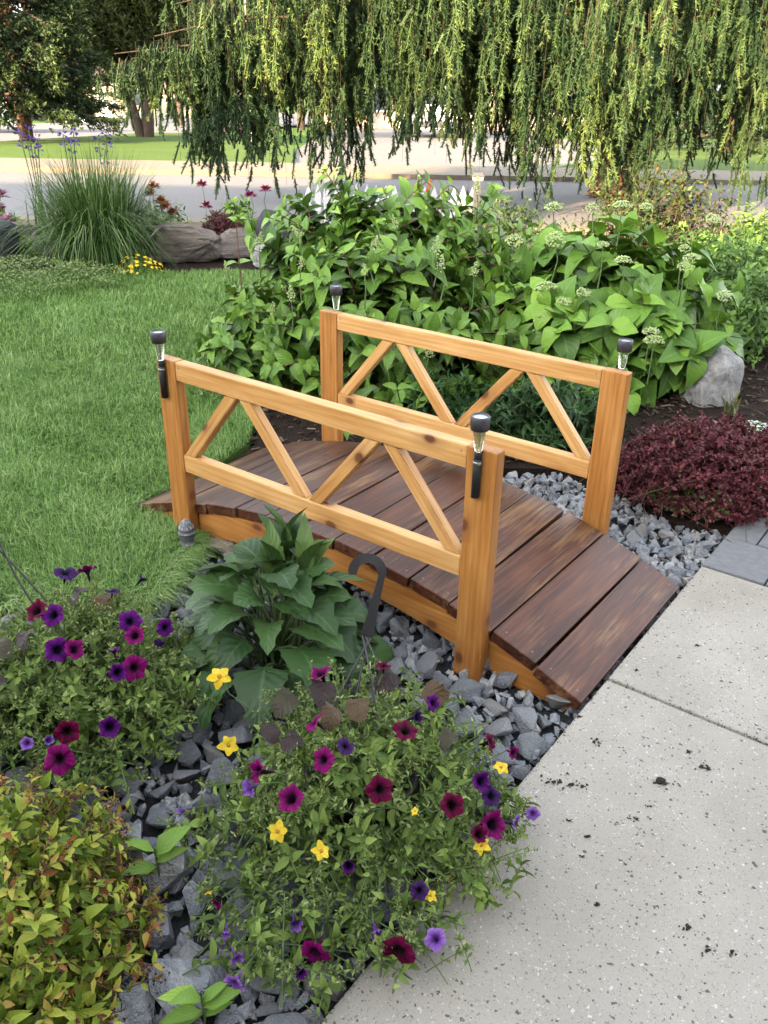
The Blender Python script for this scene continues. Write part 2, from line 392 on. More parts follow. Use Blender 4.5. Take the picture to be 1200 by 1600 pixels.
# street beyond the yard
street = sheet('street', [(-70, 10.0), (70, 10.0), (70, 15.3), (-70, 15.3)], -.055, M_road)
sheet('kerb', [(-70, 9.72), (70, 9.72), (70, 10.0), (-70, 10.0)], .035, M_walk, .16)
sheet('pavement', [(-70, 15.3), (70, 15.3), (70, 16.98), (-70, 16.98)], .02, M_walk, .14)
sheet('verge', [(-70, 16.99), (-1.8, 16.99), (-2.5, 24), (-5, 33), (-8.5, 33), (-10, 24), (-70, 21)], .02, M_verge, .15)
sheet('verge', [(3.0, 17.0), (70, 17.0), (70, 60), (7.5, 60), (6.5, 24)], .02, M_verge, .15)
sheet('side_street', [(-70, 20.5), (-10, 23.5), (-8.3, 33), (-4, 60), (2, 129), (-20, 129), (-18, 95), (-17.5, 42), (-70, 33)], -.06, M_road)
sheet('driveway', [(-1.8, 17.0), (3.0, 17.0), (6.4, 24), (7.4, 59), (-3, 59), (-2.4, 24)], -.05, m_asphalt('pale_driveway', (.17, .155, .15), (.25, .23, .215)))

# ------------------------------------------------------------------ stones of the gravel bed
def inpoly(x, y, poly):
    P = np.array(poly); x1, y1 = P[:, 0], P[:, 1]; x2, y2 = np.roll(x1, -1), np.roll(y1, -1)
    x = np.atleast_1d(x)[:, None]; y = np.atleast_1d(y)[:, None]
    c = ((y1 > y) != (y2 > y)) & (x < (x2-x1)*(y-y1)/(y2-y1+1e-12)+x1)
    return c.sum(1) % 2 == 1
def rock_mesh(name, n=11, flat=.75, bev=.05, seed=0, dup=None):
    r = random.Random(seed); bm = bmesh.new()
    for _ in range(n):
        v = Vector((r.gauss(0, 1), r.gauss(0, 1), r.gauss(0, 1))).normalized()*r.uniform(.85, 1.1)
        bm.verts.new((v.x, v.y*.82, v.z*flat))
    h = bmesh.ops.convex_hull(bm, input=list(bm.verts))
    bmesh.ops.delete(bm, geom=list({g for g in h['geom_interior']+h['geom_unused'] if isinstance(g, bmesh.types.BMVert)}), context='VERTS')
    if bev: bmesh.ops.bevel(bm, geom=list(bm.edges), offset=bev, segments=1, affect='EDGES')
    bmesh.ops.triangulate(bm, faces=list(bm.faces))
    return bm_mesh(name, bm)
rocks = [rock_mesh('stone', random.choice((9, 10, 11, 12, 14)), random.choice((.55, .7, .8)), .06, s) for s in range(16)]
small = []
for s in range(8):
    me = rock_mesh('chip', 9, .65, 0, 100+s)
    small.append((np.array([v.co for v in me.vertices]), np.array([p.vertices for p in me.polygons]), np.zeros((len(me.vertices), 3))))
    bpy.data.meshes.remove(me)
acc = np.zeros((0, 4))
def throw(n, rmin, rmax, fn, k=.82, z=0.0):
    global acc
    for _ in range(n):
        x = rng.uniform(-1.3, 1.35); y = rng.uniform(.55, 3.45)
        if not inpoly(x, y, GRAVEL)[0]: continue
        r = fn(x, y)*rng.uniform(rmin, rmax)
        u, v = W2B(x, y)
        if u > 1.605-r*.85: continue
        if -.25 < u < 1.58 and .07 < v < .76: continue
        if u < 1.33+r and u > 1.18-r and (-r*.7 < v < .04 or .8 < v < .87+r*.6): continue
        if v > -.01-r*.8 and v < .04 and -.2 < u < 1.6: continue
        if len(acc):
            d = np.hypot(acc[:, 0]-x, acc[:, 1]-y)
            if (d < k*(acc[:, 2]+r)).any(): continue
        acc = np.vstack([acc, (x, y, r, z)])
def stone_r(x, y):
    u, v = W2B(x, y)
    if v > .7: return .029
    return .060 if (y < 1.4 and x < .15) else .044
throw(9000, .95, 1.35, stone_r, .74); throw(9000, .65, .95, stone_r, .70); throw(12000, .38, .62, stone_r, .66)
st = acc; dist = np.linalg.norm(np.c_[st[:, :2], np.zeros(len(st))]-CAMP, axis=1)
depth = st[:, 1]*cp + 1.5*sp; pxx = 600+1340*st[:, 0]/depth; pyy = 800-1340*(st[:, 1]*sp-1.5*cp)/depth
vis = (pxx > -40) & (pxx < 1240) & (pyy < 1660)
hid = ((st[:, 0]+.62)/.40)**2 + ((st[:, 1]-1.0)/.36)**2 < 1
score = np.where(vis & ~hid, st[:, 2]/dist, 0)
order = np.argsort(-score); big, rest = order[:300], order[300:]
for i in big:
    x, y, r, _ = st[i]
    M = T(x, y, -.058+r*.5+random.uniform(-.004, .010)) @ RZ(random.uniform(0, 6.28)) @ RX(random.gauss(0, .35)) @ RY(random.gauss(0, .35))
    o = link('stone', random.choice(rocks), M_stone, gravel, M @ Matrix.Diagonal((r*random.uniform(1.0, 1.22), r*random.uniform(.9, 1.1), r*random.uniform(.9, 1.15), 1)))
def rand_rot(n):
    q = rng.normal(size=(n, 4)); q /= np.linalg.norm(q, axis=1, keepdims=True); w, x, y, z = q.T
    return np.stack([np.stack([1-2*(y*y+z*z), 2*(x*y-z*w), 2*(x*z+y*w)], -1), np.stack([2*(x*y+z*w), 1-2*(x*x+z*z), 2*(y*z-x*w)], -1), np.stack([2*(x*z-y*w), 2*(y*z+x*w), 1-2*(x*x+y*y)], -1)], 1)
nx = rng.uniform(-1.25, 1.35, 9000); ny = rng.uniform(.6, 3.4, 9000)
uu = cY*(nx-OX)+sY*(ny-OY); vv = -sY*(nx-OX)+cY*(ny-OY)
ok = inpoly(nx, ny, GRAVEL) & (uu < 1.585)
fx, fy = nx[ok], ny[ok]; fr = rng.uniform(.012, .030, len(fx))
pos = np.concatenate([np.c_[st[rest, 0], st[rest, 1], -.06+st[rest, 2]*.5], np.c_[fx, fy, -.070+fr*.6+rng.uniform(0, .012, len(fx))]])
sz = np.concatenate([st[rest, 2], fr])
scatter('small_gravel', small, pos, rand_rot(len(pos)), sz, rng.random(len(pos)), M_stone, gravel, smooth=False)

# ------------------------------------------------------------------ footbridge
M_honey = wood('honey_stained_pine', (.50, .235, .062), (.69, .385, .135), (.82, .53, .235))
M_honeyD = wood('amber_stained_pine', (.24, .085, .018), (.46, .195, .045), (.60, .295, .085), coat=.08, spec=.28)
M_deck = wood('weathered_brown_decking', (.022, .007, .0045), (.080, .026, .013), (.165, .064, .032), knot=(.014, .006, .004), wear=(.33, .19, .085), rough=.36, bump=.5, knots=False, spec=.22)
M_screw = plain('screw_metal', (.22, .20, .19), .45, .5, .8)
bridge = thing('footbridge', (OX, OY, 0), 'small arched wooden footbridge with honey coloured railings and dark brown deck', 'bridge', rz=YAW)
L_, W_, S_, SV = 1.297, .824, .089, .040
ZT, HR, ZB, HB = .658, .0636, .330, .064
def arch(u): return .200-.2*((u-.65)/.945)**2
NB = 13; U0, U1 = -.292, 1.592; pitch = (U1-U0)/NB
screw = lathe_mesh('screw', [(.0001, .0008), (.0022, .0008), (.0028, 0), (.0028, -.004)], 10, False)
for i in range(NB):
    a, b = U0+i*pitch, U0+(i+1)*pitch
    za, zb = arch(a), arch(b); zm = (za+zb)/2; sl = math.atan2(zb-za, b-a)
    gap = random.uniform(.003, .006); ln = .752+random.uniform(-.012, .012)
    me = box_mesh('deck_board', ln, math.hypot(b-a, zb-za)-gap, .036, .0045, 3)
    M = T((a+b)/2, .411+random.uniform(-.006, .006), zm-.018+.004*(i % 2)*.6) @ RY(-sl) @ RZ(math.pi/2+random.gauss(0, .004))
    bd = link('deck_board', me, M_deck, bridge, M)
    for ex in (-1, 1):
        for ey in (-1, 1):
            link('screw', screw, M_screw, bd, T(ex*(ln/2-.03), ey*.045, .018))
for v0 in (.045, .760):      # arched stringers under the boards
    us = np.linspace(-.25, 1.555, 31); bm = bmesh.new(); ring = []
    for u in us:
        zt = arch(u)-.038-.001; zb_ = max(-.055, arch(u)-.135) if -.1 < u < 1.4 else -.055
        zb_ = min(zb_, zt-.012)
        ring.append([bm.verts.new((u-.65, y, z)) for y, z in ((v0, zb_), (v0+.034, zb_), (v0+.034, zt), (v0, zt))])
    for a, b in zip(ring[:-1], ring[1:]):
        for j in range(4): bm.faces.new((a[j], b[j], b[(j+1) % 4], a[(j+1) % 4]))
    bm.faces.new(ring[0]); bm.faces.new(ring[-1][::-1]); bmesh.ops.recalc_face_normals(bm, faces=list(bm.faces))
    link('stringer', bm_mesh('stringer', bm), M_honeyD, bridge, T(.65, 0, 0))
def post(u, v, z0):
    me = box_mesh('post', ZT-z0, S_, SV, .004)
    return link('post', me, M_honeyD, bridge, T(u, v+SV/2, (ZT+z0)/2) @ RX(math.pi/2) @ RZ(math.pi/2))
for v in (0, W_):
    post(S_/2, v, -.03); post(L_-S_/2, v, -.06)
    for zt, h in ((ZT-.0015, HR), (ZB, HB)):
        me = box_mesh('top_rail' if h == HR else 'bottom_rail', L_-2*S_-.002, .038, h, .0045)
        link(me.name.split('.')[0], me, M_honey, bridge, T(L_/2, v+.0205, zt-h/2))
    zt_, zb_ = ZT-HR-.0016, ZB+.0006; H = zt_-zb_
    span = (L_-2*S_)/2; wh = .052
    for q in range(2):
        ua = S_+q*span
        for sgn in (0, 1):
            if sgn == 0: b0, t0 = ua+.004, ua+span/2-wh-.003
            else: b0, t0 = ua+span-wh-.004, ua+span/2+.003
            cx, cz = (b0+t0+wh)/2, (zt_+zb_)/2; ang = math.atan2(H, t0-b0)
            bm = bmesh.new(); Rm = Matrix.Rotation(-ang, 2)
            pts = [Rm @ Vector((x-cx, z-cz)) for x, z in ((b0, zb_), (b0+wh, zb_), (t0+wh, zt_), (t0, zt_))]
            f0 = [bm.verts.new((p.x, -.016, p.y)) for p in pts]; f1 = [bm.verts.new((p.x, .016, p.y)) for p in pts]
            bm.faces.new(f0); bm.faces.new(f1[::-1])
            for j in range(4): bm.faces.new((f0[j], f1[j], f1[(j+1) % 4], f0[(j+1) % 4]))
            bmesh.ops.recalc_face_normals(bm, faces=list(bm.faces))
            bmesh.ops.bevel(bm, geom=list(bm.edges), offset=.003, segments=2, affect='EDGES')
            link('diagonal_brace', bm_mesh('diagonal_brace', bm), M_honey, bridge, T(cx, v+.0205, cz) @ RY(-ang))
    for u in (S_+.018, L_-S_-.018):
        for z in (ZT-.02, ):
            link('screw', screw, M_screw, bridge, T(u, v+.0012, z) @ RX(math.pi/2))

# ------------------------------------------------------------------ solar lights on the posts
M_black = plain('black_plastic', (.012, .012, .013), .55, .25)
M_cap = plain('charcoal_cap', (.045, .04, .048), .45, .4)
M_clamp = plain('clamp_steel', (.6, .6, .58), .3, .5, 1.0)
M_cell = plain('solar_cell', (.35, .45, .55), .15, .6)
k = NT('clear_plastic'); nn = k.n('TexVoronoi', Vector=k.coord(), Scale=190.0)
M_clear = k.done(k.bsdf((1.35, 1.4, 1.36), .12, .5, k.bump(nn, .3, .002), Transmission_Weight=1.0, IOR=1.36))
def solar(u, v, label):
    x, y = B2W(u, v)
    t = thing('solar_light', (x, y, ZT-.16), label, 'garden light', 'solar lights on the bridge posts', YAW)
    link('tube', lathe_mesh('tube', [(.0095, .03), (.0112, .031), (.0112, .138), (.0095, .139)], 18), M_black, t)
    link('clamp', lathe_mesh('clamp', [(.0118, .124), (.0124, .125), (.0124, .131), (.0118, .132)], 18), M_clamp, t)
    link('neck', lathe_mesh('neck', [(.0092, .1395), (.0098, .141), (.0098, .158), (.0085, .159)], 18), M_black, t)
    link('lens', lathe_mesh('lens', [(.0085, .1595), (.0105, .162), (.0165, .214), (.0172, .2175)], 18), M_clear, t)
    cpo = link('cap', lathe_mesh('cap', [(.018, .218), (.0235, .2185), (.0235, .226), (.0245, .227), (.0245, .252), (.0225, .2545), (.0205, .2545), (.020, .2495)], 24), M_cap, t)
    link('solar_cell', lathe_mesh('solar_cell', [(.0195, .2492), (.0195, .2505)], 24), M_cell, cpo)
solar(S_*.45, -.0128, 'solar light clamped to the railing post above the stone finial and lawn')
solar(L_-S_*.55, -.0128, 'solar light clamped to the railing post standing in the coarse grey stones')
solar(S_*.5, W_+SV+.0128, 'dark solar light half lost among hydrangea leaves behind its post')
solar(L_-S_*.5, W_+SV+.0128, 'solar light with clear lens behind the post next to the maroon bush')

# ------------------------------------------------------------------ stone finial, flat rock
def m_finial():
    k = NT('cast_finial'); g = k.t.nodes.new('ShaderNodeNewGeometry')
    f = k.noise(k.coord(), 130, 5, .7); w = k.ramp(k.math('ADD', k.math('MULTIPLY', g.outputs['Pointiness'], 1.0), k.math('MULTIPLY', f, .15)), [(.60, (0, 0, 0)), (.70, (1, 1, 1))])
    return k.done(k.bsdf(k.mix(w, k.mix(f, (.05, .055, .065), (.17, .18, .20)), (.5, .51, .53)), .6, .3, k.bump(f, .5, .004)))
M_fin = m_finial()
fin = thing('finial_stake', (-.685, 2.62, -.03), 'small grey cast finial stake at the lawn edge under the bridge', 'ornament')
link('shaft', lathe_mesh('shaft', [(.013, 0), (.013, .03), (.019, .036), (.020, .050), (.017, .053)], 20), M_fin, fin)
pr = [(.017, .053), (.026, .056), (.0275, .062), (.022, .067), (.0235, .075), (.0265, .086), (.0255, .096), (.0285, .099), (.029, .104), (.025, .107), (.0245, .113), (.027, .116), (.0265, .120), (.021, .133), (.012, .146), (.004, .152), (.0005, .153)]
o = link('acorn', lathe_mesh('acorn', pr, 28), M_fin, fin)
for i in range(10):
    a = i*math.pi/5
    link('flute', box_mesh('flute', .004, .004, .028, .001, 1), M_fin, o, RZ(a) @ T(.0185, 0, .132) @ RY(-.55))
def big_rock(name, loc, dims, label, mat, seed, sub=3, rot=0, cat='rock', strata=0.0):
    r = random.Random(seed); bm = bmesh.new()
    for _ in range(22):
        v = Vector((r.gauss(0, 1), r.gauss(0, 1), r.gauss(0, 1))).normalized()
        v = Vector([math.copysign(abs(c)**.75, c) for c in v]); bm.verts.new(v)
    h = bmesh.ops.convex_hull(bm, input=list(bm.verts))
    bmesh.ops.delete(bm, geom=list({g for g in h['geom_interior']+h['geom_unused'] if isinstance(g, bmesh.types.BMVert)}), context='VERTS')
    bmesh.ops.bevel(bm, geom=list(bm.edges), offset=.06, segments=1, affect='EDGES'); bmesh.ops.triangulate(bm, faces=list(bm.faces))
    bmesh.ops.subdivide_edges(bm, edges=list(bm.edges), cuts=sub, use_grid_fill=True)
    from mathutils import noise as mn
    for v in bm.verts:
        p = v.co.copy(); n = v.co.normalized()
        d = .07*mn.fractal(p*2.2+Vector((seed, 0, 0)), 1, 2, 4) + strata*mn.noise(Vector((p.x*.8, p.y*.8, p.z*9+p.x*2)))
        v.co = p+n*d
    for v in bm.verts: v.co = Vector((v.co.x*dims[0], v.co.y*dims[1], max(v.co.z, -.6)*dims[2]))
    o = link(name, bm_mesh(name, bm, False), mat, None, T(*loc) @ RZ(rot)); o.location = loc
    return tag(o, label, cat)
def m_rock(name, a, b, c_, sc=(2, 2, 14)):
    k = NT(name); c = k.coord(); f = k.noise(k.n('Mapping', Vector=c, Scale=sc), 2.5, 7, .65, .4); g = k.noise(c, 26, 6, .7)
    col = k.mix(k.math('MULTIPLY', g, .5), k.ramp(f, [(.3, a), (.5, b), (.72, c_)]), a)
    return k.done(k.bsdf(col, .85, .25, k.bump(k.math('ADD', f, g), .8, .02)))
M_sand = m_rock('buff_flagstone', (.16, .14, .10), (.27, .24, .18), (.36, .33, .26), (6, 6, 20))
M_brock = m_rock('banded_boulder', (.09, .075, .065), (.21, .175, .15), (.38, .33, .29))
M_wrock = m_rock('pale_boulder', (.15, .15, .155), (.33, .33, .32), (.52, .51, .49), (9, 9, 9))
M_drock = m_rock('dark_boulder', (.025, .028, .03), (.06, .065, .07), (.10, .11, .115), (4, 4, 4))
big_rock('flagstone', (-.56, 2.72, -.03), (.17, .12, .05), 'flat buff flagstone beside the finial under the bridge edge', M_sand, 5, rot=-.5, cat='rock')

# ------------------------------------------------------------------ plant generators
def unit_dirs(n, lo=-.1, hi=1.0):
    z = rng.uniform(lo, hi, n); a = rng.uniform(0, 2*np.pi, n); r = np.sqrt(np.maximum(0, 1-z*z))
    return np.c_[r*np.cos(a), r*np.sin(a), z]
def shrub(c, rad, n, nodes, size, t0=.35, spread=.25, droop=.25, lo=-.05, jit=.12, up=.35, per=2, shell=(.8, 1.05), sizepow=1.0):
    """stems from a base to points on a dome, leaves in pairs along them -> pos, dir, normal, size, t; stem polylines"""
    c = np.asarray(c, float); rad = np.asarray(rad, float)
    d = unit_dirs(n, lo, 1); tip = c + d*rad*rng.uniform(*shell, (n, 1)); tip[:, 2] = np.maximum(tip[:, 2], c[2]+.03)
    base = c + np.c_[rng.normal(0, spread, (n, 2))*rad[:2]*.6, np.zeros(n)]
    mid = base*.45+tip*.55; mid[:, 2] = c[2]+(tip[:, 2]-c[2])*.75+.06*rad[2]
    t = np.linspace(0, 1, 7)[None, :, None]
    P = (1-t)**2*base[:, None]+2*t*(1-t)*mid[:, None]+t*t*tip[:, None]
    tn = np.linspace(t0, 1, nodes); tn = np.broadcast_to(tn, (n, nodes))+rng.normal(0, .03, (n, nodes)); tn = np.clip(tn, .05, 1)[..., None]
    pos = (1-tn)**2*base[:, None]+2*tn*(1-tn)*mid[:, None]+tn*tn*tip[:, None]
    tan = nrm(2*(1-tn)*(mid-base)[:, None]+2*tn*(tip-mid)[:, None])
    X = nrm(np.cross(tan, np.array([.3, .2, 1.])+rng.normal(0, .3, tan.shape))); Y = np.cross(tan, X)
    out = []
    ph = rng.uniform(0, 6.28, (n, 1))+np.arange(nodes)[None]*1.57
    for s in range(per):
        a = (ph+s*2*np.pi/per+rng.normal(0, .25, ph.shape))[..., None]
        rd = X*np.cos(a)+Y*np.sin(a)
        D = nrm(rd + tan*(.25+.4*tn) + np.array([0, 0, -droop]) + rng.normal(0, jit, rd.shape))
        N = nrm(tan*.8+np.array([0, 0, up])+rng.normal(0, jit*1.5, rd.shape)+.15*nrm(CAMP-c))
        sz = rng.uniform(size[0], size[1], ph.shape)*(1-.45*np.clip((tn[..., 0]-.75)/.25, 0, 1)**sizepow)
        out.append((pos.reshape(-1, 3), D.reshape(-1, 3), N.reshape(-1, 3), sz.ravel(), tn.reshape(-1)))
    return tuple(np.concatenate([o[i] for o in out]) for i in range(5)) + (P, tip, nrm(tip-mid))
def stems(name, P, r0, r1, mat, parent, origin, sides=4):
    V, F = tubes(P-np.asarray(origin), np.linspace(r0, r1, P.shape[1])[None], sides)
    return tag(link(name, mesh_np(name, V, F, smooth=True), mat, parent), kind='stuff')
def leafy(t, origin, kit, tpls, lf, rnd, mat, n=300, minz=-.02, size3=None, keep=None):
    """the leaves that show largest become parts of their own, the rest one mass"""
    pos, D, N, sz = lf[:4]
    m = pos[:, 2] > minz
    if keep is not None: m &= keep(pos)
    pos, D, N, sz, rnd = pos[m], D[m], N[m], sz[m], rnd[m]
    B = basis(D, N)
    a, b = split_leaves(pos, B[:, :, 2], sz, n)
    kit.put(pos[a], B[a], sz[a], rnd[a], t, origin)
    if len(b): scatter('foliage', tpls, pos[b], B[b], sz[b], rnd[b], mat, t, origin)
def blades(base, h, az, lean, width, segs=3, curl=0.0):
    n = len(base); t = np.linspace(0, 1, segs+1)[None, :, None]
    d = np.c_[np.cos(az), np.sin(az), np.zeros(n)][:, None]; h = h[:, None, None]; lean = lean[:, None, None]
    zz = t*(1-.45*lean*t*t)-curl*np.maximum(0, lean-.45)*t**3
    P = base[:, None] + np.array([0, 0, 1.])*h*zz + d*h*lean*t*t*.9
    sa = az+np.pi/2+rng.normal(0, .5, n); side = np.c_[np.cos(sa), np.sin(sa), np.zeros(n)][:, None]
    w = width[:, None, None]*.5*(1-t**1.6*.97)
    V = np.stack([P-side*w, P+side*w], 2).reshape(n, -1, 3)
    k = np.arange(segs)*2; F = np.stack([k, k+1, k+3, k+2], -1)[None]+(np.arange(n)*(segs+1)*2)[:, None, None]
    A = np.zeros((n, (segs+1)*2, 3)); A[:, 0::2, 0] = -1; A[:, 1::2, 0] = 1; A[:, :, 1] = np.repeat(np.linspace(0, 1, segs+1), 2)[None]
    A[:, :, 2] = rng.random(n)[:, None]
    return V.reshape(-1, 3), F.reshape(-1, 4), A.reshape(-1, 3)
def needles(P0, D, L, m, nl, nw, rnd, fan=.9):
    """bottle-brush twigs: m needles (one triangle each) round every twig"""
    n = len(P0); t = rng.uniform(.02, 1, (n, m, 1)); D_ = D[:, None]
    rv = rng.normal(size=(n, m, 3)); rv = nrm(rv-(rv*D_).sum(-1, keepdims=True)*D_)
    p = P0[:, None]+D_*t*L[:, None, None]
    nd = nrm(D_*.85+rv*fan); q = p+nd*nl*rng.uniform(.7, 1.15, (n, m, 1))*(1.1-.35*t)
    sd = nrm(np.cross(nd, rng.normal(size=(n, m, 3))))*nw*.5
    V = np.stack([p-sd, p+sd, q], 2).reshape(-1, 3); F = np.arange(len(V)).reshape(-1, 3)
    A = np.zeros((n, m, 3, 3)); A[..., 1] = t; A[..., 2] = np.clip(rnd[:, None, None]+.25*(t-.5), 0, 1)
    return V, F, A.reshape(-1, 3)

M_stem = plain('green_stem', (.10, .16, .05), .6, .3); M_rstem = plain('reddish_stem', (.13, .06, .04), .6, .3)
M_bark = m_soil('grey_bark', (.035, .026, .02), (.16, .115, .085), 25)
M_obark = m_soil('orange_bark', (.07, .04, .025), (.24, .14, .08), 18)

# ------------------------------------------------------------------ lawn grass
M_grass = leafmat('lawn_blade', [(0, (.085, .18, .04)), (.4, (.205, .395, .092)), (.8, (.38, .60, .18)), (1, (.68, .76, .40))], .5, .3, .35, ribamt=0.0, veins=0)
def grass_pts(n, x0, x1, y0, y1):
    x = rng.uniform(x0, x1, n); y = rng.uniform(y0, y1, n); m = inpoly(x, y, LAWN)
    dep = y*cp+1.5*sp; m &= np.abs(1340*x/dep) < 660
    return x[m], y[m]
xs_, ys_ = [], []
for n, b in ((38000, (-1.9, -.6, 2.1, 3.3)), (36000, (-2.3, -.6, 3.3, 4.7)), (36000, (-3.3, -.9, 4.7, 7.3))):
    a, b_ = grass_pts(n, *b); xs_.append(a); ys_.append(b_)
gx, gy = np.concatenate(xs_), np.concatenate(ys_)
ub, vb = cY*(gx-OX)+sY*(gy-OY), -sY*(gx-OX)+cY*(gy-OY)
m = ~((ub > -.27) & (vb > .03) & (vb < .80)); gx, gy = gx[m], gy[m]
az = 2.4*np.sin(gx*3.1+1.3*np.sin(gy*2.3))+1.9*np.cos(gy*2.7+gx)+rng.normal(0, 1.7, len(gx))
tuft = .5+.5*np.sin(gx*9+2*np.sin(gy*7))*np.sin(gy*8+1.7*np.sin(gx*5))
edge = np.exp(-((gx+.72)/.12)**2)*(gy < 3.3)
h = rng.uniform(.035, .065, len(gx))*(.85+.45*tuft)*(1+.5*edge)
V, F, A = blades(np.c_[gx, gy, np.full(len(gx), -.006)], h, az, np.clip(rng.normal(.62, .32, len(gx)), .05, 1.3), rng.uniform(.0024, .0044, len(gx))*(1+.12*np.maximum(0, gy-3)), 2)
A[:, 2] = np.clip(A[:, 2]**1.3*.85+.15*np.repeat(tuft, 6), 0, 1)
tag(link('grass', mesh_np('grass', V, F, A), M_grass), 'thick green lawn grass left of the footbridge', 'grass', kind='stuff')
# far verge tufts and a fringe of long grass where the lawn meets the stones
n = 2600; t_ = rng.random(n); ex = np.interp(t_, [0, .3, .6, 1], [-1.2, -.74, -.70, -.68])+rng.normal(0, .02, n); ey = np.interp(t_, [0, .3, .6, 1], [2.25, 2.30, 2.55, 2.85])+rng.normal(0, .02, n)
V, F, A = blades(np.c_[ex, ey, np.full(n, -.03)], rng.uniform(.07, .13, n), rng.normal(-.5, .8, n), rng.uniform(.6, 1.2, n), rng.uniform(.0025, .004, n), 3, .4)
A[:, 2] = A[:, 2]*.6+.35
tag(link('edge_grass', mesh_np('edge_grass', V, F, A), M_grass), 'long grass hanging over the stones at the lawn edge', 'grass', kind='stuff')

# ------------------------------------------------------------------ mulch chips
n = 7500; mx = rng.uniform(-.8, 3.0, n); my = rng.uniform(3.0, 6.5, n)
BED = [(-.58, 3.06), (-.42, 3.38), (.2, 3.48), (.74, 3.43), (.85, 3.37), (1.02, 3.14), (1.12, 2.96), (1.32, 2.90), B2W(1.6, 1.28), (3, 3.5), (3, 6.5), (-1.1, 6.5), (-.9, 4.9), (-.66, 3.66)]
ub, vb = cY*(mx-OX)+sY*(my-OY), -sY*(mx-OX)+cY*(my-OY)
m = inpoly(mx, my, BED) & ~((vb < .86) & (ub > -.3)); mx, my = mx[m], my[m]; n = len(mx)
bx = np.array([(x, y, z) for x in (-.5, .5) for y in (-.5, .5) for z in (-.5, .5)], float)
bf = np.array([(0, 1, 3, 2), (4, 6, 7, 5), (0, 4, 5, 1), (2, 3, 7, 6), (0, 2, 6, 4), (1, 5, 7, 3)])
k = NT('bark_chip'); at = k.t.nodes.new('ShaderNodeAttribute'); at.attribute_name = 'leafco'; s_ = k.t.nodes.new('ShaderNodeSeparateXYZ'); k.t.links.new(at.outputs['Vector'], s_.inputs[0])
M_chip = k.done(k.bsdf(k.ramp(s_.outputs[2], [(0, (.012, .008, .006)), (.6, (.045, .03, .022)), (.9, (.10, .07, .05)), (1, (.2, .16, .12))]), .9, .15))
D = nrm(np.c_[rng.normal(size=(n, 2)), rng.normal(0, .25, n)]); N = nrm(np.c_[rng.normal(0, .35, (n, 2)), np.ones(n)])
tag(scatter('mulch_chips', [(bx, bf, np.zeros((8, 3)))], np.c_[mx, my, -.014+rng.uniform(0, .012, n)], basis(D, N), np.c_[rng.uniform(.005, .014, n), rng.uniform(.015, .05, n), rng.uniform(.002, .006, n)], rng.random(n), M_chip, smooth=False), 'dark shredded bark mulch covering the planting bed', 'mulch')

# ------------------------------------------------------------------ hydrangeas behind the bridge
TP_ov = [leaf_tpl(ovate, 6, w, f, c, wv, 0, s) for w, f, c, wv, s in ((.54, .35, .22, .1, .03), (.5, .5, .35, .12, -.05), (.58, .2, .12, .08, .04))]
TP_ht = [leaf_tpl(heart, 9, w, f, c, wv, .02, s) for w, f, c, wv, s in ((.78, .3, .3, .12, .03), (.72, .45, .42, .1, -.05), (.82, .2, .2, .14, .04))]
M_hyd = leafmat('panicle_hydrangea_leaf', [(0, (.065, .14, .028)), (.4, (.145, .295, .040)), (.75, (.26, .46, .060)), (1, (.43, .64, .09))], .42, .4, .28, (.26, .36, .14), .5, 7)
M_hyd2 = leafmat('smooth_hydrangea_leaf', [(0, (.075, .165, .032)), (.4, (.15, .31, .040)), (.75, (.27, .48, .062)), (1, (.46, .68, .095))], .45, .38, .28, (.25, .38, .14), .45, 7)
def not_bridge(pos):
    u = cY*(pos[:, 0]-OX)+sY*(pos[:, 1]-OY); v = -sY*(pos[:, 0]-OX)+cY*(pos[:, 1]-OY)
    return (v > W_+SV+.05) | (u < -.36)
def low_keep(pos): return not_bridge(pos)
kit_h1 = LeafKit('leaf', TP_ov, M_hyd); kit_h2 = LeafKit('leaf', TP_ht, M_hyd2)
k = NT('hydrangea_bud'); f = k.noise(k.coord(), 60, 3)
M_bud = k.done(k.bsdf(k.ramp(f, [(.3, (.24, .34, .10)), (.7, (.52, .60, .28))]), .6, .25))
octa = (np.array([(1, 0, 0), (-1, 0, 0), (0, 1, 0), (0, -1, 0), (0, 0, 1), (0, 0, -1)], float), np.array([(0, 2, 4), (2, 1, 4), (1, 3, 4), (3, 0, 4), (2, 0, 5), (1, 2, 5), (3, 1, 5), (0, 3, 5)]), np.zeros((6, 3)))
def bud_head(name, n, shape, r):
    d = unit_dirs(n, -.2, 1)
    p = d*np.array(shape)*rng.uniform(.8, 1.05, (n, 1)) if shape[2] < 1.2 else np.c_[rng.normal(0, .35, (n, 2))*np.linspace(1, .25, n)[:, None], np.linspace(0, shape[2], n)+rng.normal(0, .08, n)]
    tv, tf, ta = octa
    V = (p[:, None]+tv[None]*rng.uniform(.6, 1.2, (n, 1, 1))*r).reshape(-1, 3); F = (tf[None]+(np.arange(n)*6)[:, None, None]).reshape(-1, 3)
    me = mesh_np(name, V, F); me.materials.append(M_bud); return me
dome_heads = [bud_head('flower_head', 90, (1, 1, .6), .13) for _ in range(3)]
pan_heads = [bud_head('flower_head', 70, (1, 1, 1.9), .12) for _ in range(3)]
def stalk(t, org, p, d=(0, 0, -1), ln=.16, mat=M_stem, r=.003):
    a = np.asarray(p); b = a+np.asarray(d)*ln; c = (a+b)/2+rng.normal(0, .01, 3)
    V, F = tubes((np.array([b, c, a])-np.asarray(org))[None], np.array([[r*1.3, r, r*.8]]), 5)
    return link('flower_stalk', mesh_np('flower_stalk', V, F, smooth=True), mat, t)
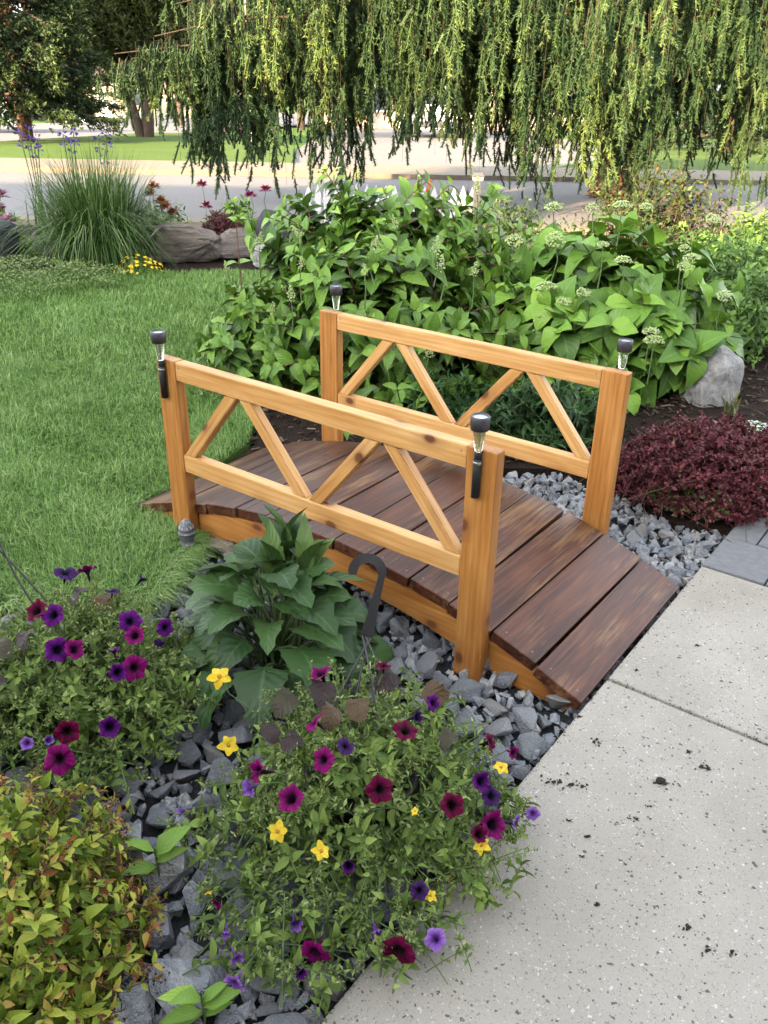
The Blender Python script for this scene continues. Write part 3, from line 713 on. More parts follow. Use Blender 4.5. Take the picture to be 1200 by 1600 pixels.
# panicle hydrangea with ovate leaves
H1 = (.02, 4.62, -.02); h1 = thing('hydrangea_shrub', H1, 'hydrangea with smaller oval leaves, reddish stems and loose pale panicles behind the bridge', 'shrub')
lf = shrub((.02, 4.62, 0), (.88, .80, .80), 140, 8, (.115, .175), .3, .35, .15, -.02, .2, .75)
lf2 = shrub((-.58, 4.45, 0), (.46, .5, .56), 62, 7, (.09, .145), .3, .4, .4, -.05, .2)
lf3 = shrub((.02, 5.05, .1), (1.1, .5, .93), 90, 7, (.12, .17), .45, .4, .2, .55, .15)
L1 = [np.concatenate([lf[i], lf2[i], lf3[i]]) for i in range(5)]
rnd = np.clip(rng.uniform(0, .62, len(L1[0]))+.4*np.clip((L1[4]-.82)/.18, 0, 1)*rng.random(len(L1[0])), 0, .999)
leafy(h1, H1, kit_h1, TP_ov, L1, rnd, M_hyd, 300, .0, keep=low_keep)
P_ = np.concatenate([lf[5], lf2[5], lf3[5]]); stems('stem', P_[not_bridge(P_[:, 3])], .006, .0025, M_rstem, h1, H1)
H1H = [(-.429, 4.293, .642), (-.674, 4.6, .691), (-.068, 4.223, .752), (-.111, 4.134, .649), (.223, 4.225, .742), (.038, 4.328, .841), (-.446, 4.507, .759), (-.774, 4.5, .431), (-.472, 4.206, .505), (.254, 4.17, .678), (.412, 4.207, .643), (.017, 3.99, .332), (.2, 3.98, .304), (-.172, 5.0, .987), (.479, 5.0, .931), (.162, 5.0, .959), (-.736, 4.441, .345), (-.85, 4.6, .56), (-.58, 4.3, .40)]
for p in H1H:
    r = random.uniform(.028, .042); stalk(h1, H1, p)
    link('flower_head', random.choice(pan_heads), None, h1, T(*(np.array(p)-H1)) @ RZ(random.uniform(0, 6)) @ RX(random.gauss(0, .3)) @ Matrix.Scale(r, 4))
# smooth hydrangea with big heart-shaped leaves
H2 = (1.2, 4.95, -.02); h2 = thing('hydrangea_shrub', H2, 'hydrangea with big heart-shaped leaves and flat green flower heads beside the pale boulder', 'shrub')
lf = shrub((1.2, 4.85, 0), (.86, .82, .78), 100, 7, (.16, .24), .3, .35, .25, -.02, .2, 1.0)
lfb = shrub((.72, 4.6, 0), (.35, .35, .5), 16, 6, (.14, .20), .3, .35, .45, -.02, .18, .55)
lfc = shrub((1.42, 4.40, .05), (.26, .24, .40), 16, 6, (.13, .20), .4, .35, .5, .1, .18, .6)
L2 = [np.concatenate([lf[i], lfb[i], lfc[i]]) for i in range(5)]
rnd = np.clip(rng.uniform(0, .6, len(L2[0]))+.35*np.clip((L2[4]-.8)/.2, 0, 1)*rng.random(len(L2[0]))+.15*np.clip(L2[0][:, 2]-.4, 0, 1), 0, .999)
def keep2(p): return not_bridge(p) & ~((p[:, 0] > 1.56) & (p[:, 1] < 4.62) & (p[:, 2] < .34))
leafy(h2, H2, kit_h2, TP_ht, L2, rnd, M_hyd2, 300, .03, keep=keep2)
stems('stem', np.concatenate([lf[5], lfb[5], lfc[5]]), .007, .003, M_stem, h2, H2)
H2H = [(1.087, 4.878, .785), (1.465, 5.2, .757), (1.08, 4.518, .66), (.86, 4.642, .66), (.798, 4.418, .46), (.969, 4.337, .46), (1.168, 4.423, .60), (1.512, 4.573, .64), (1.54, 4.535, .60), (1.49, 4.46, .57), (.878, 4.338, .41), (1.295, 4.215, .30), (1.31, 4.19, .262), (.679, 4.842, .62), (1.246, 4.89, .80), (.917, 5.092, .76), (1.889, 5.3, .687), (1.727, 4.494, .42)]
for p in H2H:
    p = (p[0], p[1]-.05, p[2]+.09); r = random.uniform(.030, .055); stalk(h2, H2, p, ln=.22, r=.0035)
    link('flower_head', random.choice(dome_heads), None, h2, T(*(np.array(p)-H2)) @ RX(random.gauss(.1, .25)) @ Matrix.Scale(r, 4))
# narrow-leaved perennial between bridge and hydrangea
TP_ln = [leaf_tpl(lance, 5, w, .4, c, .1, 0, s) for w, c, s in ((.26, .25, .04), (.22, .4, -.05), (.3, .15, .03))]
M_ln = leafmat('dark_lance_leaf', [(0, (.018, .055, .016)), (.5, (.04, .105, .028)), (1, (.09, .19, .05))], .45, .35, .25, (.16, .26, .1), .3, 0)
PR = (.72, 3.72, -.02); pr_ = thing('perennial', PR, 'low bushy perennial with dark narrow leaves seen through the railing', 'plant')
kit_ln = LeafKit('leaf', TP_ln, M_ln, 6)
lf = shrub((.72, 3.72, 0), (.42, .26, .30), 90, 9, (.055, .095), .15, .5, -.05, -.1, .25, .2)
lfb = shrub((.28, 3.95, 0), (.3, .22, .26), 40, 8, (.05, .09), .15, .5, -.05, -.1, .25, .2)
L3 = [np.concatenate([lf[i], lfb[i]]) for i in range(5)]
leafy(pr_, PR, kit_ln, TP_ln, L3, np.clip(rng.uniform(0, .7, len(L3[0]))+.3*(L3[4] > .9), 0, .999), M_ln, 200, 0, keep=not_bridge)
stems('stem', np.concatenate([lf[5], lfb[5]]), .003, .0015, M_stem, pr_, PR, 3)
# shoot of a hydrangea leaning through the far railing and one rising from the lawn edge
def shoot(loc, tip, n, size, label, kit, mat, rndlo=.4):
    t = thing('leafy_shoot', loc, label, 'plant'); loc = np.array(loc); tip = np.array(tip)
    pts = np.linspace(loc, tip, 6); pts[1:-1] += rng.normal(0, .008, (4, 3)); tube_obj('stem', pts, np.linspace(.005, .003, 6), mat, t, 6, loc)
    ax = nrm(tip-loc); X = nrm(np.cross(ax, [.3, .2, .8])); Y = np.cross(ax, X)
    pos, D, N, sz = [], [], [], []
    for i in range(n):
        q = 1-(i//2)*.24; a = (i//2)*1.57+(i % 2)*math.pi+.4
        pos.append(loc+(tip-loc)*q); D.append(ax*(.55 if i < 2 else .2)+X*math.cos(a)+Y*math.sin(a)); N.append(ax+np.array([0, -.3, .4])); sz.append(size*(.75+.12*(i//2)))
    pos, D, N, sz = map(np.array, (pos, D, N, sz)); kit.put(pos, basis(D, N), sz, rng.uniform(rndlo, .95, n), t, loc)
    return t
shoot((-.75, 4.42, .0), (-.76, 4.45, .83), 6, .105, 'tall red-stemmed hydrangea shoot standing clear above the lawn edge', kit_h1, M_rstem)
shoot((.10, 3.62, .0), (.045, 3.40, .34), 8, .085, 'bright green leafy shoot resting on the bottom rail of the bridge', kit_h1, M_stem, .5)
shoot((-.20, 3.66, -.02), (-.17, 3.56, .14), 6, .085, 'small leafy shoot beside the deck and the shaded post', kit_h1, M_stem, .4)

# ------------------------------------------------------------------ bushes on the right
TP_sm = [leaf_tpl(ovate, 3, w, .4, c, 0, 0, s) for w, c, s in ((.5, .15, .0), (.6, .3, .05))]
TP_dm = [(diamond()[0]*np.array([1.25, 1, 1]), diamond()[1], diamond()[2])]
TP_md = [leaf_tpl(lance, 4, w, .35, c, .05, .06, s) for w, c, s in ((.42, .15, .03), (.5, .3, -.04), (.36, .2, .05))]
def mass_bush(name, base, parts, tpls, mat, label, cat, stemmat, rndf=None, keep=None, nobj=0, kit=None, group=None, sr=.005):
    t = thing(name, base, label, cat, group); LF = []; SP = []
    for kw in parts:
        l = shrub(**kw); LF.append(l[:5]); SP.append(l[5])
    L = [np.concatenate([l[i] for l in LF]) for i in range(5)]
    rnd = rndf(L) if rndf else np.clip(rng.uniform(0, .7, len(L[0]))+.3*(L[4] > .9)*rng.random(len(L[0])), 0, .999)
    if nobj: leafy(t, base, kit, tpls, L, rnd, mat, nobj, base[2]+.02, keep=keep)
    else:
        m = L[0][:, 2] > base[2]
        scatter('foliage', tpls, L[0][m], basis(L[1][m], L[2][m]), L[3][m], rnd[m], mat, t, base)
    stems('stem', np.concatenate(SP), sr, .001, stemmat, t, base, 3)
    return t
M_barb = leafmat('barberry_leaf', [(0, (.05, .012, .02)), (.45, (.125, .026, .042)), (.8, (.21, .045, .065)), (.93, (.36, .10, .11)), (.96, (.06, .12, .025)), (1, (.11, .2, .04))], .5, .3, .2, ribamt=0, veins=0)
def rb(L):
    r = rng.uniform(0, .95, len(L[0])); g = (np.hypot(L[0][:, 0]-1.17, L[0][:, 1]-2.97) < .16) & (L[0][:, 2] < .10) & (rng.random(len(L[0])) < .25)
    return np.where(g, .985, r)
mass_bush('barberry_bush', (1.34, 3.26, -.02), [dict(c=(1.32, 3.20, 0), rad=(.42, .36, .30), n=600, nodes=15, size=(.018, .030), t0=.25, spread=.7, droop=0, lo=.02, jit=.4, per=3), dict(c=(1.75, 3.2, 0), rad=(.35, .36, .31), n=340, nodes=14, size=(.018, .030), t0=.25, spread=.7, droop=0, lo=-.05, jit=.4, per=3)],
          TP_dm, M_barb, 'low maroon barberry bush spilling towards the grey pavers', 'bush', M_rstem, rb, sr=.0014)
M_sp = leafmat('spirea_green', [(0, (.065, .145, .03)), (.5, (.15, .29, .058)), (1, (.32, .50, .095))], .5, .3, .3, ribamt=.2, veins=0)
kit_md = LeafKit('leaf', TP_md, M_sp, 6)
mass_bush('shrub', (2.15, 6.0, -.02), [dict(c=(2.15, 5.6, 0), rad=(.8, .75, .70), n=270, nodes=9, size=(.05, .085), t0=.3, spread=.5, droop=0, lo=-.02, jit=.3), dict(c=(2.9, 6.6, 0), rad=(.8, .7, .7), n=150, nodes=9, size=(.05, .085), t0=.3, spread=.5, droop=0, lo=-.02, jit=.3)],
          TP_md, M_sp, 'dense mid green shrub with small pointed leaves beyond the pale boulder', 'shrub', M_stem, nobj=150, kit=kit_md)
M_rs = leafmat('reddish_spirea', [(0, (.03, .06, .02)), (.4, (.06, .10, .03)), (.7, (.10, .15, .035)), (.85, (.16, .10, .04)), (1, (.24, .11, .06))], .5, .3, .3, ribamt=.1, veins=0)
mass_bush('shrub', (2.35, 8.0, -.02), [dict(c=(2.35, 8.0, 0), rad=(.85, .6, .92), n=210, nodes=9, size=(.045, .075), t0=.35, spread=.5, droop=0, lo=0, jit=.35)],
          TP_sm, M_rs, 'shrub with bronze tinted leaf tips in front of the spruce trunk', 'shrub', M_rstem)
M_gg = leafmat('grey_green_leaf', [(0, (.04, .07, .03)), (.5, (.08, .13, .055)), (1, (.17, .24, .10))], .55, .25, .3, ribamt=.1, veins=0)
mass_bush('shrub', (.95, 7.0, -.02), [dict(c=(.95, 7.0, 0), rad=(.7, .6, .72), n=150, nodes=8, size=(.045, .08), t0=.35, spread=.5, droop=0, lo=0, jit=.35)],
          TP_sm, M_gg, 'airy grey-green shrub rising between the two hydrangeas', 'shrub', M_stem)
mass_bush('shrub', (.15, 6.4, -.02), [dict(c=(.05, 6.4, 0), rad=(.95, .6, .62), n=160, nodes=8, size=(.06, .1), t0=.35, spread=.5, droop=0, lo=0, jit=.3)],
          TP_sm, M_hyd, 'dark leafy shrub behind the panicle hydrangea towards the picket fence', 'shrub', M_stem)
mass_bush('shrub', (3.6, 7.9, -.02), [dict(c=(3.6, 7.9, 0), rad=(.8, .6, .55), n=150, nodes=8, size=(.05, .085), t0=.35, spread=.5, droop=0, lo=0, jit=.3)],
          TP_md, M_sp, 'low leafy shrub near the kerb under the right spruce boughs', 'shrub', M_stem)
big_rock('boulder', (1.71, 4.40, .05), (.17, .17, .24), 'pale rough boulder half hidden under heart-shaped hydrangea leaves', M_wrock, 44, rot=1.9)
big_rock('boulder', (3.55, 8.75, .12), (.22, .2, .24), 'small pinkish boulder at the far end of the shrub bed', M_brock, 8)
# white alyssum, purple flowers, faded iris clump
def dot_flowers(name, base, rad, n, r, cols, label, cat, nleaf=500):
    t = thing(name, base, label, cat); b = np.array(base)
    l = shrub(b+np.array([0, 0, .0]), rad, nleaf//6, 6, (.012, .022), .2, .7, 0, -.05, .4)
    scatter('foliage', TP_sm, l[0], basis(l[1], l[2]), l[3], rng.random(len(l[0])), M_sp, t, base)
    d = unit_dirs(n, .1, 1); p = b+d*np.array(rad)*rng.uniform(.95, 1.12, (n, 1))
    k = NT(name+'_petals'); at = k.t.nodes.new('ShaderNodeAttribute'); at.attribute_name = 'leafco'; s = k.t.nodes.new('ShaderNodeSeparateXYZ'); k.t.links.new(at.outputs['Vector'], s.inputs[0])
    m = k.done(k.bsdf(k.ramp(s.outputs[2], [(i/max(1, len(cols)-1), c) for i, c in enumerate(cols)]), .6, .2))
    fl = (np.array([(0, 0, .3)]+[(math.cos(a)*(1 if i % 2 else .55), math.sin(a)*(1 if i % 2 else .55), 0) for i, a in enumerate(np.linspace(0, 2*np.pi, 10, endpoint=False))], float), np.array([(0, i+1, (i+1) % 10+1) for i in range(10)]), np.zeros((11, 3)))
    N = nrm(d+np.array([0, 0, .6])+rng.normal(0, .3, d.shape)); scatter('blossom', [fl], p, basis(nrm(np.cross(N, rng.normal(size=N.shape))), N), rng.uniform(.7, 1.2, n)*r, rng.random(n), m, t, base)
    return t
dot_flowers('alyssum', (1.72, 3.72, -.01), (.14, .16, .09), 420, .008, [(.75, .78, .72), (.6, .66, .55), (.85, .85, .82)], 'small white alyssum cushion at the edge of the barberry', 'flowers')
dot_flowers('lobelia', (1.93, 3.82, -.01), (.12, .13, .09), 260, .009, [(.12, .03, .25), (.22, .07, .40)], 'small purple flower cushion behind the white alyssum', 'flowers')
M_dry = leafmat('faded_iris_leaf', [(0, (.16, .13, .07)), (.5, (.26, .23, .13)), (1, (.16, .22, .09))], .6, .2, .2, ribamt=0, veins=0)
t = thing('iris_clump', (1.75, 4.12, -.02), 'faded fan of half dry iris leaves on the bark mulch', 'plant'); n = 16
V, F, A = blades(np.c_[rng.normal(0, .02, (n, 2)), np.zeros(n)], rng.uniform(.10, .19, n), rng.uniform(0, 6.3, n), rng.uniform(.2, .8, n), rng.uniform(.012, .02, n), 4)
tag(link('leaf_fan', mesh_np('leaf_fan', V, F, A), M_dry, t), kind='stuff')

# ------------------------------------------------------------------ broad-leaved plant in front of the bridge
M_big = leafmat('broad_dark_leaf', [(0, (.022, .058, .018)), (.4, (.048, .112, .032)), (.8, (.085, .17, .05)), (1, (.17, .28, .07))], .45, .4, .22, (.13, .22, .10), .5, 6)
def cord(t): return [.30, .82, 1.0, .98, .86, .70, .50, .26, 0][min(8, int(round(t*8)))]
TP_big = [leaf_tpl(cord, 17, w, f, c, wv, .035, s) for w, f, c, wv, s in ((.76, .35, .35, .08, .04), (.70, .45, .5, .1, -.06), (.84, .25, .25, .1, .05))]
TP_top = [leaf_tpl(lance, 13, w, .55, c, .05, .04, s) for w, c, s in ((.36, .1, .03), (.32, .22, -.05))]
for tv, tf, ta in TP_big+TP_top: ta[:, 0] = np.sign(ta[:, 0])
BP = np.array((-.30, 1.99, -.06)); bp = thing('coneflower_plant', BP, 'large dark broad-leaved plant growing from the stones against the bridge side', 'plant')
kit_big = LeafKit('leaf', TP_big, M_big); kit_top = LeafKit('leaf', TP_top, M_big)
pos, D, N, sz, rn = [], [], [], [], []; PL = []
ga = 2.39996
for i in range(58):
    f = i/57; az_ = i*ga+random.gauss(0, .25)
    rr = (.27-.20*f)*random.uniform(.75, 1.2); zz = .06+.25*f*random.uniform(.85, 1.1)+.03
    dirv = np.array([math.cos(az_), math.sin(az_), 0])
    st_ = BP+np.array([random.gauss(0, .03), random.gauss(0, .03), 0])
    p = BP+dirv*rr*.75+np.array([0, 0, zz+.02]); pos.append(p)
    D.append(dirv+np.array([0, 0, -.40+.85*f+random.gauss(0, .2)])); N.append(np.array([0, -.12, 1])+dirv*(.35)+rng.normal(0, .18, 3))
    sz.append(random.uniform(.13, .20)*(1-.25*f)); rn.append(min(.99, random.uniform(0, .7)+.15*f))
    m_ = (st_*.4+p*.6); m_[2] = st_[2]+(p[2]-st_[2])*.85
    PL.append(np.array([(1-q)**2*st_+2*q*(1-q)*m_+q*q*p for q in np.linspace(0, 1, 6)]))
pos, D, N, sz, rn = map(np.array, (pos, D, N, sz, rn)); kit_big.put(pos, basis(D, N), sz, rn, bp, BP)
stems('stem', np.array(PL), .0045, .003, M_stem, bp, BP, 5)
tops = []
for q in ((.04, .06, .39), (.09, .03, .33), (.0, .02, .32)):
    c = BP+np.array(q)
    tube_obj('stem', np.linspace(BP+np.array([q[0]*.4, q[1]*.4, 0]), c, 4), .005, M_stem, bp, 6, BP)
    for i in range(8):
        a = i*ga+q[0]*40; f = i/7; dv = np.array([math.cos(a), math.sin(a), 0])
        tops.append((c-np.array([0, 0, .07*(1-f)]), dv*(.95-.75*f)+np.array([0, 0, .5+.6*f]), np.array([0, 0, .6])-dv*.6, random.uniform(.12, .18), random.uniform(.45, .95)))
kit_top.put(*[np.array([t_[0] for t_ in tops]), basis(np.array([t_[1] for t_ in tops]), np.array([t_[2] for t_ in tops])), np.array([t_[3] for t_ in tops]), np.array([t_[4] for t_ in tops])], bp, BP)

# ------------------------------------------------------------------ petunia baskets
def petunia_mesh(name, mat, seed, closed=0.0):
    r = random.Random(seed); seg = 30; ph = r.uniform(0, 6); V, A = [], []
    prof = [(.05, -1.25, 0), (.09, -1.0, .03), (.13, -.55, .08), (.17, -.30, .14), (.30, -.10, .3), (.55, .0, .55), (.80, .02, .8), (1.0, -.05, 1.0)]
    if closed: prof = [(a*(1-closed*max(0, a-.2)), b+closed*max(0, a-.17)*.9, c) for a, b, c in prof]
    for a, z, u in prof:
        for i in range(seg):
            th = 2*math.pi*i/seg; lobe = 1+.09*u*math.cos(5*th+ph)+.03*u*math.sin(11*th+ph*2); ruf = .10*u*u*math.sin(9*th+ph)+.10*u*math.cos(5*th+ph+.8)+.06*u*u*math.sin(14*th+1)+.12*u*math.cos(2*th+ph)
            V.append((a*lobe*math.cos(th), a*lobe*math.sin(th), z+ruf)); A.append((th/6.283, u, 0))
    F = [(j*seg+i, j*seg+(i+1) % seg, (j+1)*seg+(i+1) % seg, (j+1)*seg+i) for j in range(len(prof)-1) for i in range(seg)]
    me = mesh_np(name, np.array(V), np.array(F), np.array(A), True); me.materials.append(mat); return me
def petmat(name, throat, mid, rim):
    k = NT(name); at = k.t.nodes.new('ShaderNodeAttribute'); at.attribute_name = 'leafco'; s = k.t.nodes.new('ShaderNodeSeparateXYZ'); k.t.links.new(at.outputs['Vector'], s.inputs[0])
    vein = k.math('POWER', k.math('ABSOLUTE', k.math('SINE', k.math('MULTIPLY', s.outputs[0], 6.283*7.5))), 6)
    u = k.math('ADD', s.outputs[1], k.math('MULTIPLY', k.noise(k.coord(rand=9), 3.5, 3), .18))
    col = k.ramp(u, [(.0, rim), (.16, throat), (.36, throat), (.62, mid), (1.0, rim)])
    col = k.mix(k.math('MULTIPLY', vein, .22), col, throat)
    bs = k.bsdf(col, .7, .08, k.bump(vein, .2, .05))
    tr = k.n('BsdfTranslucent', Color=k.mix(1, col, (ALB, ALB, ALB), 'MULTIPLY')); ms = k.t.nodes.new('ShaderNodeMixShader'); ms.inputs[0].default_value = .22
    k.t.links.new(bs, ms.inputs[1]); k.t.links.new(tr, ms.inputs[2]); return k.done(ms.outputs[0])
PET = {'M': ((.012, .001, .012), (.15, .002, .085), (.25, .003, .135)), 'R': ((.006, .001, .003), (.085, .001, .026), (.15, .002, .045)), 'P': ((.006, .001, .018), (.07, .003, .115), (.13, .006, .18)), 'D': ((.008, .003, .02), (.035, .010, .075), (.07, .02, .13)), 'V': ((.10, .03, .20), (.22, .09, .42), (.34, .18, .56))}
pet = {c: [petunia_mesh('petunia_bloom', petmat('petunia_'+n, *PET[c]), i+ord(c), cl) for i, cl in enumerate((0, .12, .3, .55 if c in 'DPV' else .2))] for c, n in zip('MRPDV', ('magenta', 'crimson', 'purple', 'midnight', 'violet'))}
M_yel = leafmat('yellow_petal', [(0, (.78, .50, .02)), (.5, (.85, .62, .03)), (1, (.9, .72, .10))], .55, .25, .25, (.7, .4, .01), .3, 0)
M_ydisc = plain('orange_disc', (.45, .18, .01), .8, .2)
pv, pf, pa = leaf_tpl(lambda t: [.35, .75, 1, .95, .6, .25][min(5, int(t*5.01))], 6, .80, .15, .12)
def yellow_mesh():
    V, F, A = [], [], []
    for i in range(5):
        a = i*2*math.pi/5+random.gauss(0, .08); c, s = math.cos(a), math.sin(a); off = i*len(pv); l = random.uniform(.85, 1.08); ti = random.uniform(-.35, .55); cu = random.uniform(-.3, .5)
        V += [(c*x-s*(y*l+.08), s*x+c*(y*l+.08), z+ti*y-cu*y*y) for x, y, z in pv]; F += [tuple(int(q)+off for q in f) for f in pf]; A += [(q[0], q[1], random.random()) for q in pa]
    me = mesh_np('yellow_flower', np.array(V), np.array(F), np.array(A), True); me.materials.append(M_yel); return me
ydisc = lathe_mesh('disc', [(.2, -.02), (.21, .05), (.15, .13), (.03, .16)], 12)
ymes = [yellow_mesh() for _ in range(3)]
def face(p, org, d, r):
    q = Vector(d).normalized().to_track_quat('Z', 'Y').to_matrix().to_4x4()
    return T(*(np.array(p)-np.array(org))) @ q @ RZ(random.uniform(0, 6.28)) @ Matrix.Scale(r, 4)
M_pl = leafmat('petunia_leaf', [(0, (.10, .16, .042)), (.5, (.22, .335, .075)), (1, (.44, .56, .15))], .6, .2, .3, (.2, .3, .12), .25, 0)
M_fern = leafmat('ferny_leaf', [(0, (.13, .20, .055)), (.5, (.27, .375, .115)), (1, (.50, .58, .23))], .6, .2, .35, ribamt=0, veins=0)
M_heu = leafmat('heuchera_leaf', [(0, (.028, .016, .020)), (.5, (.055, .034, .034)), (.8, (.07, .07, .035)), (1, (.13, .05, .025))], .5, .3, .2, (.05, .02, .03), .4, 5)
TP_pl = [leaf_tpl(lance, 5, w, .35, c, .1, 0, s) for w, c, s in ((.36, .25, .05), (.42, .4, -.06), (.5, .2, .04))]
def lobed(t): return [.45, .95, .80, 1.0, .78, .92, .62, .66, .0][min(8, int(round(t*8)))]
TP_heu = [leaf_tpl(lobed, 9, .98, .12, c, .25, 0, s) for c, s in ((.15, .03), (.3, -.04))]
kit_pl = LeafKit('leaf', TP_pl, M_pl); kit_heu = LeafKit('leaf', TP_heu, M_heu, 5)
M_trell = plain('dark_wire', (.02, .02, .02), .5, .4)
M_pot = plain('dark_plastic_pot', (.025, .022, .02), .5, .3)
def basket(base, c, rad, blooms, yellows, label, heu, trail, hook):
    base = np.array(base, float); t = thing('petunia_basket', base, label, 'flower basket')
    link('pot', lathe_mesh('pot', [(.085, 0), (.09, .005), (.125, .14), (.132, .142), (.132, .155), (.120, .155), (.117, .135), (.02, .13)], 26), M_pot, t)
    c = np.array(c); lf = shrub(c, np.array(rad)*.95, 125, 9, (.022, .046), .35, .5, .1, -.12, .3, .3)
    tr = []
    for (x, y, z, n, s) in trail: tr.append(shrub((x, y, z), (s, s, s*.7), n, 6, (.02, .042), .2, .7, .15, -.2, .35, .3)[:6])
    L = [np.concatenate([lf[i]]+[q[i] for q in tr]) for i in range(5)]
    L[0][:, 2] = np.maximum(L[0][:, 2], -.02)
    rnd = np.clip(rng.uniform(0, .75, len(L[0]))+.3*(L[4] > .9)*rng.random(len(L[0])), 0, .999)
    leafy(t, base, kit_pl, TP_pl, L, rnd, M_pl, 260)
    SP = np.concatenate([lf[5]]+[q[5] for q in tr]); stems('stem', SP, .0022, .0012, M_stem, t, base, 4)
    ff = shrub(c, np.array(rad)*1.03, 190, 12, (.009, .020), .45, .5, 0, .05, .6, .2, 4)
    fk = [shrub((x, y, z), (s*1.1, s*1.1, s*.8), int(n*1.2), 9, (.008, .018), .3, .6, 0, -.1, .6, .2, 4)[:6] for (x, y, z, n, s) in trail]
    FL = [np.concatenate([ff[i]]+[q[i] for q in fk]) for i in range(5)]
    FL[0][:, 2] = np.maximum(FL[0][:, 2], -.015)
    tv, tf, ta = diamond(); tv = tv*np.array([.8, 1, 1])
    scatter('fern_foliage', [(tv, tf, ta)], FL[0], basis(FL[1], FL[2]), FL[3], rng.random(len(FL[0])), M_fern, t, base)
    stems('stem', np.concatenate([ff[5]]+[q[5] for q in fk]), .0013, .0007, M_stem, t, base, 3)
    for x, y, z, s in heu:
        d = np.array([x, y, z])-c; d[2] = .1; a = random.uniform(-.5, .5)
        kit_heu.put(np.array([[x, y, z]]), basis(np.array([[math.sin(a*2.4), -.6, -.1]]), nrm(np.array([[.0, -.4, .85]])+rng.normal(0, .3, (1, 3)))), np.array([s*.8]), np.array([random.choice((.1, .3, .5, .7, .9))]), t, base)
    for x, y, z, kd, r in blooms:
        p = np.array([x, y, z])+np.array([0, -.005, .012]); o = p-c; o[2] *= .6
        d = nrm(o)*1.0+np.array([0, 0, .15])+.45*nrm(CAMP-p)+rng.normal(0, .36, 3)
        if kd in 'V' or r < .017: d = nrm(o)*.8+rng.normal(0, .5, 3)+np.array([0, 0, .1])+.3*nrm(CAMP-p)
        link('petunia_bloom', random.choice(pet[kd]), None, t, face(p, base, d, r*1.1))
        b = p-nrm(d)*r*1.2; e = np.array([b[0]*.75+c[0]*.25, b[1]*.75+c[1]*.25, max(.02, b[2]-.05)])
        V, F = tubes((np.array([b, (b+e)/2+rng.normal(0, .006, 3), e])-base)[None], .0016, 4); link('flower_stalk', mesh_np('flower_stalk', V, F, smooth=True), M_stem, t)
    for x, y, z, r in yellows:
        r *= .85; p = np.array([x, y, z+.015]); d = nrm(CAMP-p)*.7+np.array([0, 0, .5])+rng.normal(0, .42, 3)
        o = link('yellow_flower', random.choice(ymes), None, t, face(p, base, d, r)); link('disc', ydisc, M_ydisc, o)
        e = np.array([p[0]*.8+c[0]*.2, p[1]*.8+c[1]*.2, max(.02, p[2]-.07)])
        V, F = tubes((np.array([p, (p+e)/2+rng.normal(0, .008, 3), e])-base)[None], .0013, 4); link('flower_stalk', mesh_np('flower_stalk', V, F, smooth=True), M_stem, t)
    hk = np.array(hook['pts'], float)
    # flat plastic hook with a raised rim, and its strands
    V, F = [], []; Pn = hk['pts'] if isinstance(hk, dict) else hk
    Tn = nrm(np.gradient(Pn, axis=0)); fn = np.array(hook['normal']); sdv = nrm(np.cross(Tn, fn))
    wd = np.array(hook['w'])[:, None]
    q = np.stack([Pn-sdv*wd-fn*.006, Pn+sdv*wd-fn*.006, Pn+sdv*wd+fn*.006, Pn-sdv*wd+fn*.006], 1)-base
    K = len(Pn); V = q.reshape(-1, 3)
    F = [(j*4+s, j*4+(s+1) % 4, (j+1)*4+(s+1) % 4, (j+1)*4+s) for j in range(K-1) for s in range(4)]
    hko = link('hanger_hook', mesh_np('hanger_hook', V, np.array(F+[(0, 1, 2, 3), (4*K-1, 4*K-2, 4*K-3, 4*K-4)])), M_black, t)
    for j in range(1, K-2, 1):
        a = Pn[j]-sdv[j]*wd[j]*.8-base; b = Pn[j+1]+sdv[j+1]*wd[j+1]*.8-base
        V2, F2 = tubes(np.array([a-fn*.0068, b-fn*.0068])[None], .0012, 4); link('rib', mesh_np('rib', V2, F2), M_cap, hko)
    hub = Pn[-1]
    for e in hook['ends']:
        V2, F2 = tubes((np.array([hub+sdv[-1]*e[3], (hub+np.array(e[:3]))/2+np.array([0, 0, -.006]), np.array(e[:3])])-base)[None], .0028, 5)
        link('hanger_strand', mesh_np('hanger_strand', V2, F2, smooth=True), M_trell, t)
    return t
CENT = [(-.135, 1.566, .278, 'M', .0276), (-.137, 1.397, .285, 'M', .0214), (.052, 1.376, .283, 'R', .0252), (-.069, 1.329, .282, 'D', .0168), (-.113, 1.302, .269, 'M', .0224), (.001, 1.244, .25, 'R', .0238), (-.246, 1.316, .221, 'M', .0275), (-.172, 1.24, .225, 'M', .0283), (.144, 1.251, .205, 'R', .0254), (.231, 1.268, .136, 'M', .0326), (.199, 1.233, .146, 'R', .0205), (.209, 1.329, .193, 'P', .0239), (.231, 1.316, .166, 'D', .0199), (.293, 1.334, .07, 'V', .0192), (.333, 1.362, .07, 'V', .0139), (-.153, 1.085, .07, 'V', .0205), (-.252, 1.011, .07, 'V', .0162), (-.246, .962, .07, 'V', .0191), (.04, 1.029, .07, 'R', .0292), (-.111, 1.024, .07, 'M', .0256), (-.134, .986, .07, 'P', .016), (-.001, 1.068, .07, 'V', .0191), (.109, 1.056, .07, 'V', .0202), (-.054, 1.132, .171, 'P', .0192), (.079, 1.119, .121, 'D', .0157), (-.278, 1.062, .07, 'V', .0143), (-.307, 1.124, .07, 'M', .0123), (.241, 1.451, .187, 'R', .0211), (.313, 1.548, .07, 'M', .0167), (.114, 1.479, .271, 'P', .0168), (.075, 1.419, .282, 'D', .0203), (.006, 1.597, .279, 'R', .0162), (-.43, 1.37, .05, 'V', .0153), (-.263, 1.293, .199, 'V', .0195)]
